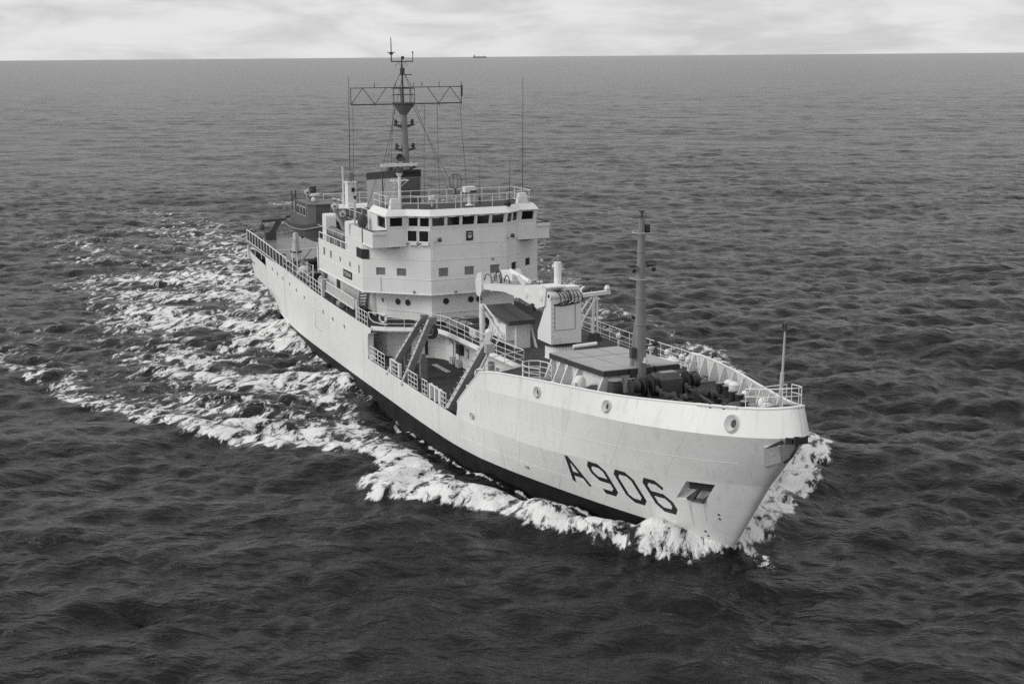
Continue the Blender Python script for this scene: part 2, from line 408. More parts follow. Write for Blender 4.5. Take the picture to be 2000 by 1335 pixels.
# --- pennant number, painted strokes lying on the plating
GLYPH = {
 'A': [[(0, 0), (.55, 1)], [(.55, 1), (1.12, 0)], [(.22, .33), (.93, .33)]],
 '9': [[(.08, .0), (.72, 0), (1.0, .17), (1.0, .84), (.76, 1), (.22, 1), (0, .84), (0, .64), (.24, .47), (1.0, .47)]],
 '0': [[(.24, 0), (.76, 0), (1, .17), (1, .83), (.76, 1), (.24, 1), (0, .83), (0, .17), (.24, 0), (.3, 0)]],
 '6': [[(.98, .82), (.74, 1), (.22, 1), (0, .84), (0, .17), (.24, 0), (.78, 0), (1, .17), (1, .36), (.76, .53), (0, .53)]]}
def glyph(ch, X0, zb, hgt, wid, sw, shear):
    mb = MB()
    for pl in GLYPH[ch]:
        P = [Vector((u * wid, v * hgt)) for u, v in pl]
        L, Rr = [], []
        for i, p in enumerate(P):
            d1 = (P[i] - P[i - 1]).normalized() if i else None
            d2 = (P[i + 1] - P[i]).normalized() if i < len(P) - 1 else None
            if d1 is None: d1 = d2
            if d2 is None: d2 = d1
            n1 = Vector((-d1.y, d1.x)); n2 = Vector((-d2.y, d2.x)); n = (n1 + n2).normalized(); k = 1 / max(0.5, n.dot(n1))
            L.append(p + n * sw / 2 * k); Rr.append(p - n * sw / 2 * k)
        for i in range(len(P) - 1):
            N = 5
            def mp(q): return on_side(X0 + q.x + (hgt - q.y) * shear, zb + q.y, 0.014)
            for j in range(N):
                a, b = j / N, (j + 1) / N
                q = [mp(Rr[i].lerp(Rr[i + 1], a)), mp(Rr[i].lerp(Rr[i + 1], b)), mp(L[i].lerp(L[i + 1], b)), mp(L[i].lerp(L[i + 1], a))]
                mb.add(q, [(0, 1, 2, 3)])
    return mb
for ch, X0 in (('A', 74.15), ('9', 76.38), ('0', 78.36), ('6', 80.36)):
    glyph(ch, X0 - .02, 1.84, 1.5, 1.14, 0.245, 0.42).build('pennant_number', BLACK, hull)
# --- draught marks near the stem
for x, z in ((83.3, .55), (83.36, .8), (83.32, 1.05), (84.35, 2.0), (84.4, 2.25)):
    p = on_side(x, z, .013); q = on_side(x + .03, z + .13, .013); w = Vector((.07, -.0, 0))
    a, b, c_, d = on_side(x - .05, z, .013), on_side(x + .05, z, .013), on_side(x + .06, z + .1, .013), on_side(x - .04, z + .1, .013)
    mb = MB(); mb.add([a, b, c_, d], [(0, 1, 2, 3)]); mb.build('draught_mark', BLACK, hull)

# --- anchor recess and stowed anchor
def sp(u, t, dy=0.0):
    a = strake_pt(level_xs(1, [u])[0], 1); b = strake_pt(level_xs(2, [u])[0], 2)
    return Vector((a[0] + t * (b[0] - a[0]), -(a[1] + t * (b[1] - a[1])) + dy, a[2] + t * (b[2] - a[2])))
u0, u1, t0, t1 = RECESS
o_ = [sp(u0, t0), sp(u1, t0), sp(u1, t1), sp(u0, t1)]
i_ = [Vector((p.x - .1, p.y + (.22 if k < 2 else .75), p.z - (0.05 if k > 1 else -0.12))) for k, p in enumerate(o_)]
mb = MB(); mb.add(o_ + i_, [(0, 1, 5, 4), (1, 2, 6, 5), (2, 3, 7, 6), (3, 0, 4, 7), (4, 5, 6, 7)])
mb.build('anchor_recess', WHITE2, hull)
c = sum(o_, Vector()) / 4
mb = MB()
sh = sp(86.6, .84, .2); cr = sp(86.75, .64, .0)
mb.bar(sh, cr, .2, .16)
mb.bar(sp(86.45, .645, -.02), sp(87.42, .66, .0), .14, .13)
for u in (86.5, 87.4):
    mb.bar(sp(u, .64, -.05), sp(u + .02, .80, .2), .12, .2, w2=.05, h2=.06)
mb.build('anchor', RUST, hull)
# black bar painted in as the shade at the top of the anchor recess
mb = MB(); mb.bar(sp(85.86, .88, .3), sp(87.4, .88, .3), .3, .34); mb.build('recess_shade_bar', BLACK, hull)

# rust runs below the anchor recess and the scuppers
for x, z0, z1, w in ((83.05, 2.72, 1.2, .16), (83.85, 2.72, 1.75, .10)):
    mb = MB(); n = 6; vs = []
    for i in range(n + 1):
        z = z0 + (z1 - z0) * i / n; ww = w * (1 - .8 * i / n) * (1 + .25 * math.sin(i * 2.3 + x)); xx = x - .22 * i / n
        vs += [on_side(xx - ww / 2, z, .006), on_side(xx + ww / 2, z, .006)]
    mb.add(vs, [(2 * i, 2 * i + 2, 2 * i + 3, 2 * i + 1) for i in range(n)]); mb.build('rust_run', STAIN, hull)
# --- hawse holes (mooring pipes) with rounded lips
def hawse(x, z, r, nm='mooring_pipe'):
    p = on_side(x, z, 0.0); px_ = on_side(x + .2, z, 0); pz_ = on_side(x, z + .2, 0)
    n = (px_ - p).cross(pz_ - p).normalized()
    if n.y > 0: n = -n
    mb = MB(); a = (px_ - p).normalized(); b = n.cross(a)
    ring = [p + n * .03 + (a * math.cos(t) * 1.0 + b * math.sin(t) * 1.12) * r for t in [2 * math.pi * k / 24 for k in range(24)]]
    mb.path(ring, r * .13, 8, closed=True)
    o = mb.build(nm, WHITE2, hull, smooth=True)
    mb = MB(); N = 20
    vs = []
    for rr, dd, ox in ((1.06, .03, 0), (1.0, .13, 0), (.9, .15, 0), (.66, .07, .16), (.46, .03, .3)):
        for k in range(N):
            t = 2 * math.pi * k / N; vs.append(p + n * dd + (a * (math.cos(t) * rr + ox) + b * math.sin(t) * rr * 1.1) * r)
    fs = [(i * N + k, i * N + (k + 1) % N, (i + 1) * N + (k + 1) % N, (i + 1) * N + k) for i in range(4) for k in range(N)]
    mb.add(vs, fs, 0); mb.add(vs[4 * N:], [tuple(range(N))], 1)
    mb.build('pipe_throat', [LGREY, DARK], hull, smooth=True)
hawse(72.57, 6.61, .29); hawse(78.55, 6.99, .31); hawse(86.72, 7.72, .40); hawse(65.1, 3.62, .2)
# --- fairlead block on the stem, with its white plate
mb = MB()
mb.box((89.82, -.05, 7.52), (.5, .7, .4)); mb.box((89.68, -.5, 7.48), (.36, .3, .3), rz=-.6)
mb.bar((89.62, -.8, 7.4), (89.0, -1.25, 7.02), .14, .2, w2=.04, h2=.06)
mb.path([(89.95, -.2, 7.35), (89.9, -.3, 7.0), (89.65, -.35, 6.6), (89.2, -.4, 6.25)], .07, 6)
mb.build('stem_fairlead', DARK, hull)
mb = MB(); a, b, c_, d = [on_side(x, z, .05) for x, z in ((89.25, 7.15), (88.5, 6.95), (87.9, 5.75), (88.7, 6.15))]
mb.slab(a, b, c_, d, -.05); mb.build('stem_plate', WHITE2, hull)
# roller chock let into the bulwark top near the bow
mb = MB(); P_ = [(84.3 + .35 * i) for i in range(8)]
mb.path([(x, -h_t(x) - .02, z_tf(x) + .02) for x in P_], .085, 6); mb.build('roller_chock', WHITE2, hull, smooth=True)
for x in (85.1, 85.9):
    mb = MB(); mb.tube((x, -h_t(x) + .05, z_tf(x) - .1), (x, -h_t(x) + .05, z_tf(x) + .2), .12, n=10); mb.build('chock_roller', DARK, hull)

# --- hull portholes along the starboard side
ph = None
def porthole(x, z, r=.17, parent=None, name='porthole'):
    p = on_side(x, z, 0.0); mb = MB()
    ring = [(p.x + math.cos(t) * r, p.y - .012, p.z + math.sin(t) * r) for t in [2 * math.pi * k / 16 for k in range(16)]]
    mb.path(ring, .03, 5, closed=True, mi=0); mb.add([(q[0], q[1] + .004, q[2]) for q in ring], [tuple(range(16))], 1)
    return mb.build(name, [LGREY, GLASS], parent or hull, smooth=True)
for x, z in ((9.6, 5.2), (11.9, 5.05), (14.3, 4.95), (17.3, 4.85), (20.2, 4.72), (23.4, 4.55), (30.1, 4.38), (33.2, 4.3), (36.7, 4.27)):
    porthole(x, z)
# side door outline and overboard discharge
mb = MB()
P = [on_side(27.2, 5.0), on_side(27.2, 2.6), on_side(29.2, 2.5)]
mb.path([P[0], P[0].lerp(P[1], .5), P[1], P[2]], .016, 4); mb.build('hull_door_seam', GREY, hull)
mb = MB(); mb.box(on_side(70.46, 1.63, .02), (.42, .06, .12)); mb.build('discharge_port', GREY, hull)
mb = MB()
for i in range(12):
    z = 5.6 - .36 * i
    mb.box(on_side(14.9, z, .02), (.07, .05, .36))
mb.build('rubbing_bar', HULLW, hull)

# ---------------------------------------------------------------- decks
well = [(43.0, -6.98), (44.2, -5.8), (45.6, -3.35), (46.0, -2.9), (46.7, -2.62), (47.7, -2.5), (61.2, -2.2), (62.9, -5.4), (63.9, -7.1)]
wx = [p[0] for p in well]; wy = [p[1] for p in well]
def deck_strip(xs, left, right, zf, ny=6):
    mb = MB(); vs = []; n = ny + 1
    for x in xs:
        a, b = left(x), right(x)
        vs += [(x, a + (b - a) * j / ny, zf(x)) for j in range(n)]
    fs = [(i * n + j, (i + 1) * n + j, (i + 1) * n + j + 1, i * n + j + 1) for i in range(len(xs) - 1) for j in range(ny)]
    return mb.add(vs, fs)
def hd(x): return min(h_1(x), h_t(x)) - .06
deck_strip([66.4 + 0.8 * i for i in range(29)] + [89.3], lambda x: -hd(x), hd, z_deck).build('foredeck', DECK, ship)
deck_strip([43.0, 44.2, 45.6, 46.0, 46.7, 47.7] + [49 + 1.5 * i for i in range(8)] + [61.2, 62.0, 62.9, 63.9, 65, 66.4],
           lambda x: float(np.interp(x, wx + [66.4], wy + [-hd(66.4)])), lambda x: h_t(x) - .03, z_deck).build('upper_deck', DECK, ship)
deck_strip([12.0, 15, 18, 21, 24, 27, 30, 34, 38, 43.0], lambda x: -h_t(x) + .03, lambda x: h_t(x) - .03, z_deck).build('side_deck', DECK, ship)
mb = MB(); mb.prism([(-4.2, -5.6), (-3.4, -6.45), (12.0, -6.72), (12.0, 6.72), (-3.4, 6.45), (-4.2, 5.6)], 6.12, lambda p: 6.4 - (p[0] + 4) * .024)
mb.build('helicopter_deck', HELI, ship)
mb = MB(); mb.quad((4, -5.2, 6.24), (4.25, -5.2, 6.234), (4.25, 5.2, 6.234), (4, 5.2, 6.24)); mb.build('deck_marking', WHITE2, ship)

# ---------------------------------------------------------------- working well on the starboard side
floor = [(38, -7.0), (58, -7.0), (62, -6.75), (65.5, -6.1), (65.9, -5.5), (65.9, 0), (38, 0)]
mb = MB(); mb.prism(floor, 2.6, 2.85); mb.build('well_deck', WELLDECK, ship)
wall = [(40.6, -7.1), (40.6, -6.15), (42.6, -5.5), (44.0, -3.72), (44.7, -2.42), (45.6, -1.92), (47.2, -1.7), (63.2, -1.65), (65.2, -4.0), (65.6, -6.3)]
mb = MB()
for a, b in zip(wall[:-1], wall[1:]):
    mb.add([(a[0], a[1], 2.84), (b[0], b[1], 2.84), (b[0], b[1], 5.28), (a[0], a[1], 5.28)], [(0, 1, 2, 3)])
bk = mb.build('well_bulkhead', WHITE, ship)
mb = MB(); mb.path([(a[0] + .02, a[1] - .02, 3.75) for a in wall[1:-1]], .03, 4); mb.build('seam_rail', WHITE2, bk)
mb = MB()                                                    # underside of the deck over the well
mb.prism([(43.3, -7.1), (44.2, -5.7), (45.7, -3.2), (46.8, -2.5), (61.1, -2.1), (62.9, -5.4), (63.8, -7.0), (65.8, -6.9), (65.4, -3.8), (63.3, -1.5), (47.2, -1.5), (44.6, -2.2), (42.4, -5.4), (40.5, -6.0), (40.5, -7.1)], 5.16, 5.24)
mb.build('deck_underside', WHITE, bk)
mb = MB()                                                    # rolled edge beam round the opening
for z, r in ((5.17, .15), (5.33, .09)):
    mb.path([(x, y + .02, z + (z_deck(x) - 5.33)) for x, y in [(43.25, -6.95)] + well[1:-1]], r, 8)
mb.build('well_edge_beam', WHITE, ship, smooth=True)
mb = MB()                                                    # rounded return plate at the aft end of the cut-out
arc = [(43.2, 5.45), (43.22, 5.1)] + [(43.2 + .55 * (1 - math.cos(t)) - .02, 4.95 - .55 + .55 * math.sin(t)) for t in [math.pi / 2, math.pi / 3, math.pi / 6, 0]]
prf = [(44.1, 5.02), (43.75, 4.98), (43.45, 4.86), (43.27, 4.66), (43.2, 4.4), (43.2, 3.6), (43.28, 3.25), (43.5, 3.02), (43.8, 2.95)]
for (x0, z0), (x1, z1) in zip(prf[:-1], prf[1:]):
    mb.add([(x0, -7.21, z0), (x1, -7.21, z1), (x1, -6.75, z1), (x0, -6.75, z0)], [(0, 1, 2, 3)])
vs = [(x, -7.215, z) for x, z in prf[:5]] + [(43.15, -7.215, 5.4), (44.1, -7.215, 5.4)]
mb.add(vs, [(4, 3, 2, 1, 0, 6, 5)])
mb.build('opening_coaming', HULLW, ship, smooth=True)
for x, y, rz in ((44.9, -2.55, .02), (47.4, -2.48, .02)):
    pass
mb = MB(); mb.box((48.4, -3.3, 2.87), (2.9, .14, .03), rz=.03); mb.box((48.4, -3.08, 2.87), (2.9, .1, .03), rz=.03)
mb.build('deck_drain_cover', LGREY, ship)
# well fittings on the bulkhead: lockers, pipes, door, hose box
f_ = empty('well_fittings', (0, 0, 0), ship)
mb = MB(); mb.box((48.7, -1.85, 4.2), (.9, .3, .7)); mb.build('fan_box', DARK, f_)
for x in (47.3, 48.6):
    mb = MB(); mb.tube((x, -1.85, 2.85), (x, -1.85, 4.9), .07, n=8); mb.box((x - .25, -1.9, 3.1), (.3, .3, .5)); mb.box((x + .1, -1.9, 3.05), (.24, .3, .42)); mb.build('pipe_stack', LGREY, f_)
mb = MB(); mb.box((50.0, -1.72, 4.1), (.4, .08, .62)); mb.build('hatch_frame', GREY, f_)
mb = MB(); mb.box((50.0, -1.77, 4.1), (.22, .03, .42)); mb.build('hatch_panel', WHITE2, f_)
mb = MB(); mb.box((47.85, -1.75, 4.65), (.45, .08, .26)); mb.build('notice_box', DARK, f_)
mb = MB(); mb.box((44.45, -2.95, 3.7), (.1, .34, 1.2), rz=math.radians(28)); mb.build('dark_doorway', DARK, f_)
mb = MB(); mb.lathe((57.2, -2.35, 2.85), [(.5, 0), (.55, .1), (.55, .6), (.45, .7)], 14); mb.build('cable_tub', DARK, f_)
mb = MB(); mb.box((59.6, -3.2, 3.2), (2.0, 1.2, .7)); mb.box((59.9, -3.2, 3.65), (.9, .9, .4)); mb.build('winch_bed', DARK, f_)
mb = MB(); mb.tube((54.9, -1.8, 3.9), (54.9, -1.8, 4.5), .26, n=12); mb.build('valve_wheel', GREY, f_)
mb = MB(); mb.box((55.9, -1.75, 3.7), (.25, .2, 1.1)); mb.build('hose_box', GREY, f_)
for x, y in ((46.4, -2.2), (47.4, -1.9)):
    mb = MB(); mb.bar((x, y - .45, 5.05), (x - .1, y, 4.5), .1, .3); mb.build('bracket_plate', WHITE2, f_)
# ---------------------------------------------------------------- railings
POSTS = {}
def railing(pts, h=1.05, rails=(1.0, .66, .33), step=1.5, r=.032, mat_=None, parent=None, closed=False, zfun=None, name='railing', ends=True):
    mat_ = mat_ or WHITE2; parent = parent or ship
    P = [Vector(p) for p in pts] + ([Vector(pts[0])] if closed else [])
    mb = MB()
    for k in rails:
        q = [p + Vector((0, 0, h * k)) for p in P]
        mb.path(q[:-1] if closed else q, r if k == 1.0 else r * .72, 5, closed=closed)
    ro = mb.build(name, mat_, parent)
    key = (round(h, 2), mat_.name)
    if key not in POSTS:
        pm = MB(); pm.tube((0, 0, 0), (0, 0, h), r * .85, n=5); POSTS[key] = pm.build('post', mat_, ro); first = POSTS[key]; used = False
    else: used = True
    L = [0.0]
    for a, b in zip(P[:-1], P[1:]): L.append(L[-1] + (b - a).length)
    n = max(1, round(L[-1] / step)); k0 = 0
    for i in range(n + (0 if closed else 1)):
        s = L[-1] * i / n
        while k0 < len(P) - 2 and L[k0 + 1] < s: k0 += 1
        t = (s - L[k0]) / max(1e-6, L[k0 + 1] - L[k0]); p = P[k0].lerp(P[k0 + 1], t)
        if not used: POSTS[key].location = p; used = True
        else: inst(POSTS[key], p, ro)
    return ro

# ---------------------------------------------------------------- walls with openings
def facet(mb, a, b, c, d, holes, depth=.10, mi=0):
    """wall quad a(bottom left) b(bottom right) c(top right) d(top left) seen from outside; holes in (u0,u1,v0,v1)"""
    a, b, c, d = map(Vector, (a, b, c, d))
    P = lambda u, v: (a.lerp(b, u)).lerp(d.lerp(c, u), v)
    n = (b - a).cross(d - a).normalized()
    us = sorted(set([0, 1] + [x for h in holes for x in h[:2]])); vs_ = sorted(set([0, 1] + [x for h in holes for x in h[2:4]]))
    for i in range(len(us) - 1):
        for j in range(len(vs_) - 1):
            um, vm = (us[i] + us[i + 1]) / 2, (vs_[j] + vs_[j + 1]) / 2
            if any(h[0] < um < h[1] and h[2] < vm < h[3] for h in holes): continue
            mb.quad(P(us[i], vs_[j]), P(us[i + 1], vs_[j]), P(us[i + 1], vs_[j + 1]), P(us[i], vs_[j + 1]), mi)
    panes = []
    for h in holes:
        q = [P(h[0], h[2]), P(h[1], h[2]), P(h[1], h[3]), P(h[0], h[3])]; r = [x - n * depth for x in q]
        for k in range(4): mb.quad(q[(k + 1) % 4], q[k], r[k], r[(k + 1) % 4], mi)
        panes.append([x + n * .012 for x in r])
    return panes, n
def add_pane(p, n, parent, glass, frame=.05, name='window', fm=None):
    mb = MB(); mb.quad(*p, mi=0)
    c = sum(p, Vector()) / 4
    for k in range(4):
        a, b = p[k], p[(k + 1) % 4]; ia, ib = a.lerp(c, .0) + (c - a).normalized() * frame * 1.4, b + (c - b).normalized() * frame * 1.4
        mb.quad(a + n * .02, b + n * .02, ib + n * .02, ia + n * .02, mi=1)
    return mb.build(name, [glass, fm or LGREY], parent)

# ---------------------------------------------------------------- deckhouse
ZB, ZT = 7.85, 11.62
fp = [(42.2, -7.15), (45.9, -3.0), (45.9, 3.0), (42.2, 7.15)]
mb = MB(); PAN = []
def V3(p, z): return (p[0], p[1], z)
def vv(z): return (z - ZB) / (ZT - ZB)
def facet_h(p, q, holes):
    L = (Vector(q) - Vector(p)).length
    return facet(mb, V3(p, ZB), V3(q, ZB), V3(q, ZT), V3(p, ZT), holes)
# starboard quarter facet: two curtained windows
l = (Vector((42.2, -7.15)) - Vector((45.9, -3.0))).length
def uf(x): return (x - 42.2) / 3.7
p_, n_ = facet_h(fp[0], fp[1], [(uf(42.93), uf(43.44), vv(9.2), vv(9.78)), (uf(44.05), uf(44.57), vv(9.2), vv(9.78))]); PAN += [(x, n_, PANEG) for x in p_]
p_, n_ = facet_h(fp[1], fp[2], [((y0 + 3) / 6, (y0 + .76 + 3) / 6, vv(9.2), vv(9.86)) for y0 in (-2.4, -.36, 1.69)]); PAN += [(x, n_, PANEG) for x in p_]
p_, n_ = facet_h(fp[2], fp[3], [(.16, .32, vv(9.22), vv(9.82)), (.60, .76, vv(9.22), vv(9.82))]); PAN += [(x, n_, GLASS) for x in p_]
# starboard side, aft part stops at the boat deck edge
SX0 = 29.3
def us(x): return (x - SX0) / (42.2 - SX0)
ZS = 10.5
def vs2(z): return (z - ZB) / (ZS - ZB)
p_, n_ = facet(mb, (SX0, -7.15, ZB), (42.2, -7.15, ZB), (42.2, -7.15, ZS), (SX0, -7.15, ZS),
               [(us(30.8), us(31.32), vs2(9.25), vs2(9.9)), (us(32.85), us(33.37), vs2(9.25), vs2(9.88)), (us(41.0), us(41.4), vs2(9.12), vs2(9.78))])
PAN += [(x, n_, GLASS if i < 2 else PANEG) for i, x in enumerate(p_)]
mb.quad((SX0, 7.15, ZB), (SX0, -7.15, ZB), (SX0, -7.15, ZS), (SX0, 7.15, ZS))
mb.quad((42.2, 7.15, ZB), (SX0, 7.15, ZB), (SX0, 7.15, ZS), (42.2, 7.15, ZS))
mb.quad((42.2, 7.15, ZS), (38.5, 7.15, ZS), (38.5, 7.15, ZT), (42.2, 7.15, ZT))
# swept-up side plate towards the bridge wing
sw = [(37.6, 10.5), (37.9, 10.62), (38.3, 10.95), (38.7, 11.5), (39.05, 12.1), (39.4, 12.66), (41.5, 12.66), (42.2, 12.66), (42.2, 11.62), (42.2, 10.5)]
mb.add([(x, -7.152, z) for x, z in sw], [tuple(range(len(sw) - 1, -1, -1))]); mb.add([(x, -7.09, z) for x, z in sw], [tuple(range(len(sw)))])
for (x0, z0), (x1, z1) in zip(sw[:6], sw[1:7]): mb.quad((x0, -7.152, z0), (x0, -7.09, z0), (x1, -7.09, z1), (x1, -7.152, z1))
# overhang underside and back wall over boat deck
mb.add([V3(p, ZB) for p in [(SX0, -7.15), (42.2, -7.15), (45.9, -3.0), (45.9, 3.0), (42.2, 7.15), (SX0, 7.15)]], [(5, 4, 3, 2, 1, 0)])
mb.quad((38.6, 7.15, 10.4), (38.6, -7.05, 10.4), (38.6, -7.05, 12.6), (38.6, 7.15, 12.6))
house = mb.build('deckhouse', WHITE, ship)
for q, n, g in PAN: add_pane(q, n, house, g, .035)
# belt rails (weld seams) round the front
for z in (8.98, 10.45, 11.6):
    mb = MB(); mb.path([(SX0, -7.16, z), (42.2, -7.16, z), (45.91, -3.0, z), (45.91, 3.0, z), (42.2, 7.16, z)], .022, 4)
    mb.build('belt_seam', WHITE, house)
mb = MB(); mb.path([(SX0, -7.17, ZB + .02), (42.2, -7.17, ZB + .02), (45.93, -3.0, ZB + .02), (45.93, 3.0, ZB + .02), (42.2, 7.17, ZB + .02)], .05, 5); mb.build('drip_edge', WHITE2, house)
# two small round ports on the side, name board, corner screen
for x, z in ((36.0, 9.58), (38.8, 9.54)):
    mb = MB(); ring = [(x + .17 * math.cos(t), -7.165, z + .2 * math.sin(t)) for t in [2 * math.pi * k / 16 for k in range(16)]]
    mb.path(ring, .03, 5, closed=True); mb.add([(a, b + .004, c_) for a, b, c_ in ring], [tuple(range(16))], 1); mb.build('porthole', [LGREY, GLASS], house, smooth=True)
mb = MB(); mb.box((38.1, -7.19, 8.63), (2.3, .06, .56)); nb = mb.build('name_board', BLACK, house)
def text_mesh(txt, size, name, m_, parent, M):
    cu = bpy.data.curves.new('lettering', 'FONT'); cu.body = txt; cu.size = size; cu.align_x = 'CENTER'; cu.align_y = 'CENTER'
    ob = bpy.data.objects.new('lettering', cu); COL.objects.link(ob)
    dg = bpy.context.evaluated_depsgraph_get(); me = bpy.data.meshes.new_from_object(ob.evaluated_get(dg))
    bpy.data.objects.remove(ob, do_unlink=True); me.materials.clear(); me.materials.append(m_)
    me.transform(M); o = bpy.data.objects.new(name, me); COL.objects.link(o); o.parent = parent; return o
text_mesh('TYDEMAN', .44, 'ship_name', WHITE2, house, Matrix.Translation((38.1, -7.228, 8.63)) @ Matrix(((1, 0, 0, 0), (0, 0, -1, 0), (0, 1, 0, 0), (0, 0, 0, 1))))
mb = MB()                                                     # dark corner screen wrapping the starboard corner
a, b, c_ = Vector((40.75, -7.19, 0)), Vector((42.22, -7.19, 0)), Vector((42.62, -6.75, 0))
for p, q in ((a, b), (b, c_)):
    mb.quad(p + Vector((0, 0, 10.38)), q + Vector((0, 0, 10.38)), q + Vector((0, 0, 11.12)), p + Vector((0, 0, 11.12)))
mb.build('sidelight_screen', BLACK, house)
# crest on the centre front
mb = MB(); mb.box((45.93, .07, 12.17 - .02), (.08, .52, .7)); cb = mb.build('ship_crest', BLACK, house)
mb = MB(); X = 45.976
mb.quad((X, -.12, 12.32), (X, .26, 12.32), (X, .22, 12.38), (X, -.08, 12.38))
mb.add([(X, -.1, 12.16), (X, .24, 12.16), (X, .19, 12.02), (X, .07, 11.93), (X, -.05, 12.02)], [(4, 3, 2, 1, 0)])
mb.quad((X, .04, 12.14), (X, .1, 12.14), (X, .1, 12.3), (X, .04, 12.3)); mb.quad((X, -.07, 12.2), (X, .21, 12.2), (X, .21, 12.245), (X, -.07, 12.245))
mb.build('crest_emblem', LGREY, house)
# lower, set-back storey
lw = [(27.5, -5.5), (40.9, -5.5), (41.9, -5.25), (45.2, -2.75), (45.2, 2.75), (41.9, 5.25), (40.9, 5.5), (27.5, 5.5)]
mb = MB(); mb.prism(lw, 5.72, ZB + .0, bottom=False, top=False); low = mb.build('lower_deckhouse', WHITE, ship)
mb = MB(); mb.prism([(x - (.06 if x > 40 else 0), y * .985) for x, y in lw], 5.2, 5.72, bottom=False, top=False); mb.build('dark_plinth', DECK, low)
mb = MB(); mb.path([(40.9, -5.53, 6.35), (41.92, -5.28, 6.35), (45.23, -2.76, 6.35), (45.23, 2.76, 6.35)], .035, 4); mb.build('belt_seam', WHITE2, low)
def port_on(p, q, t, z, r=.25):
    p, q = Vector(p), Vector(q); c = p.lerp(q, t); c = Vector((c.x, c.y, z)); e = Vector((q.x - p.x, q.y - p.y, 0)).normalized(); n = Vector((e.y, -e.x, 0))
    ring = [c + n * .015 + e * math.cos(a) * r + Vector((0, 0, 1)) * math.sin(a) * r for a in [2 * math.pi * k / 18 for k in range(18)]]
    mb = MB(); mb.path(ring, .03, 5, closed=True); mb.add([x + n * .005 for x in ring], [tuple(range(18))], 1); return mb.build('porthole', [LGREY, BLACK], low, smooth=True)
for t in (.26, .48): port_on(lw[2], lw[3], t, 7.02)
for y in (-1.62, .37, 1.03): port_on(lw[3], lw[4], (y + 2.75) / 5.5, 7.22)
port_on(lw[1], lw[2], .5, 7.0, .16)
# side door, ladder and small vents in the sheltered side passage
mb = MB(); mb.box((39.6, -5.53, 6.55), (.85, .08, 2.0)); mb.build('door', LGREY, low)
mb = MB()
for i in range(8): mb.box((37.4 + .12 * i, -5.9, 5.7 + .26 * i), (.3, .7, .05))
mb.bar((37.2, -5.6, 5.5), (38.5, -5.6, 7.8), .06, .2); mb.bar((37.2, -6.25, 5.5), (38.5, -6.25, 7.8), .06, .2)
mb.build('inclined_ladder', GREY, low)
for x in (31.2, 33.0, 34.9, 35.9):
    mb = MB(); mb.box((x, -5.53, 7.15 - .02 * x / 30), (.42, .07, .3)); mb.build('small_window', BLACK, low)
mb = MB(); mb.box((29.2, -5.53, 6.6), (.9, .08, 1.9)); mb.build('door', DARK, low)
# boat-deck roof aft of the bridge
mb = MB(); mb.prism([(SX0, -7.05), (38.6, -7.05), (38.6, 7.05), (SX0, 7.05)], 10.3, 10.42); mb.build('boat_deck', DECK, ship)
mb = MB(); mb.prism([(24.5, -4.2), (38.6, -4.2), (38.6, 4.2), (24.5, 4.2)], 8.0, 12.1); mb.build('upper_deckhouse', WHITE, ship)
mb = MB(); mb.prism([(23.8, -4.5), (38.6, -4.5), (38.6, 4.5), (23.8, 4.5)], 12.1, 12.22); mb.build('bridge_deck', DECK, ship)
mb = MB(); mb.prism([(24.5, -5.2), (29.3, -5.2), (29.3, 5.2), (24.5, 5.2)], 5.5, 10.3); mb.build('aft_deckhouse', WHITE, ship)

# ---------------------------------------------------------------- wheelhouse and bridge wings
WS, WE = 12.72, 13.78                    # sill and eave
base = [(40.0, -5.98), (44.7, -5.98), (44.7, -4.42), (45.9, -3.0), (45.9, 3.0), (44.7, 4.42), (44.7, 5.98), (40.0, 5.98)]
lean = [(0, -.05), (.16, -.05), (.2, -.02), (.2, -.06), (.2, .06), (.2, .02), (.16, .05), (0, .05)]
topr = [(b[0] + d[0], b[1] + d[1]) for b, d in zip(base, lean)]
mb = MB(); PAN = []
for i in range(len(base)):
    p, q = base[i], base[(i + 1) % len(base)]
    mb.quad(V3(p, 11.62), V3(q, 11.62), V3(q, WS), V3(p, WS))
def wf(i, holes, g=GLASS):
    p, q, P2, Q2 = base[i], base[i + 1], topr[i], topr[i + 1]
    r_, n_ = facet(mb, V3(p, WS), V3(q, WS), V3(Q2, WE), V3(P2, WE), holes, .09)
    for x in r_: PAN.append((x, n_, g))
V0, V1 = .22, .86
wf(0, [(.52, .94, V0 - .15, V1)])
wf(1, [(.17, .80, V0, V1)])
wf(2, [(.06, .47, V0 - .02, V1 - .02), (.545, .95, V0 - .02, V1 - .02)])
wf(3, [(.025 + .1945 * k, .025 + .1945 * k + .163, V0, V1) for k in range(5)])
wf(4, [(.06, .46, V0, V1), (.55, .95, V0, V1)])
wf(5, [(.2, .83, V0, V1)])
wf(6, [(.08, .45, V0, V1)])
p, q = topr[7], topr[0]; mb.quad(V3(base[7], WS), V3(base[0], WS), V3(topr[0], WE), V3(topr[7], WE))
wh = mb.build('wheelhouse', WHITE, ship)
for q, n, g in PAN: add_pane(q, n, wh, g, .03, fm=WHITE2)
mb = MB(); mb.prism([(x - .3 if x > 44 else x, y * .93) for x, y in base], 12.2, 12.3); mb.build('wheelhouse_floor', DARK, wh)
mb = MB(); mb.path([V3((b[0] + .01, b[1]), WS + .1) for b in base[1:7]], .03, 4); mb.build('sill_rail', WHITE2, wh)
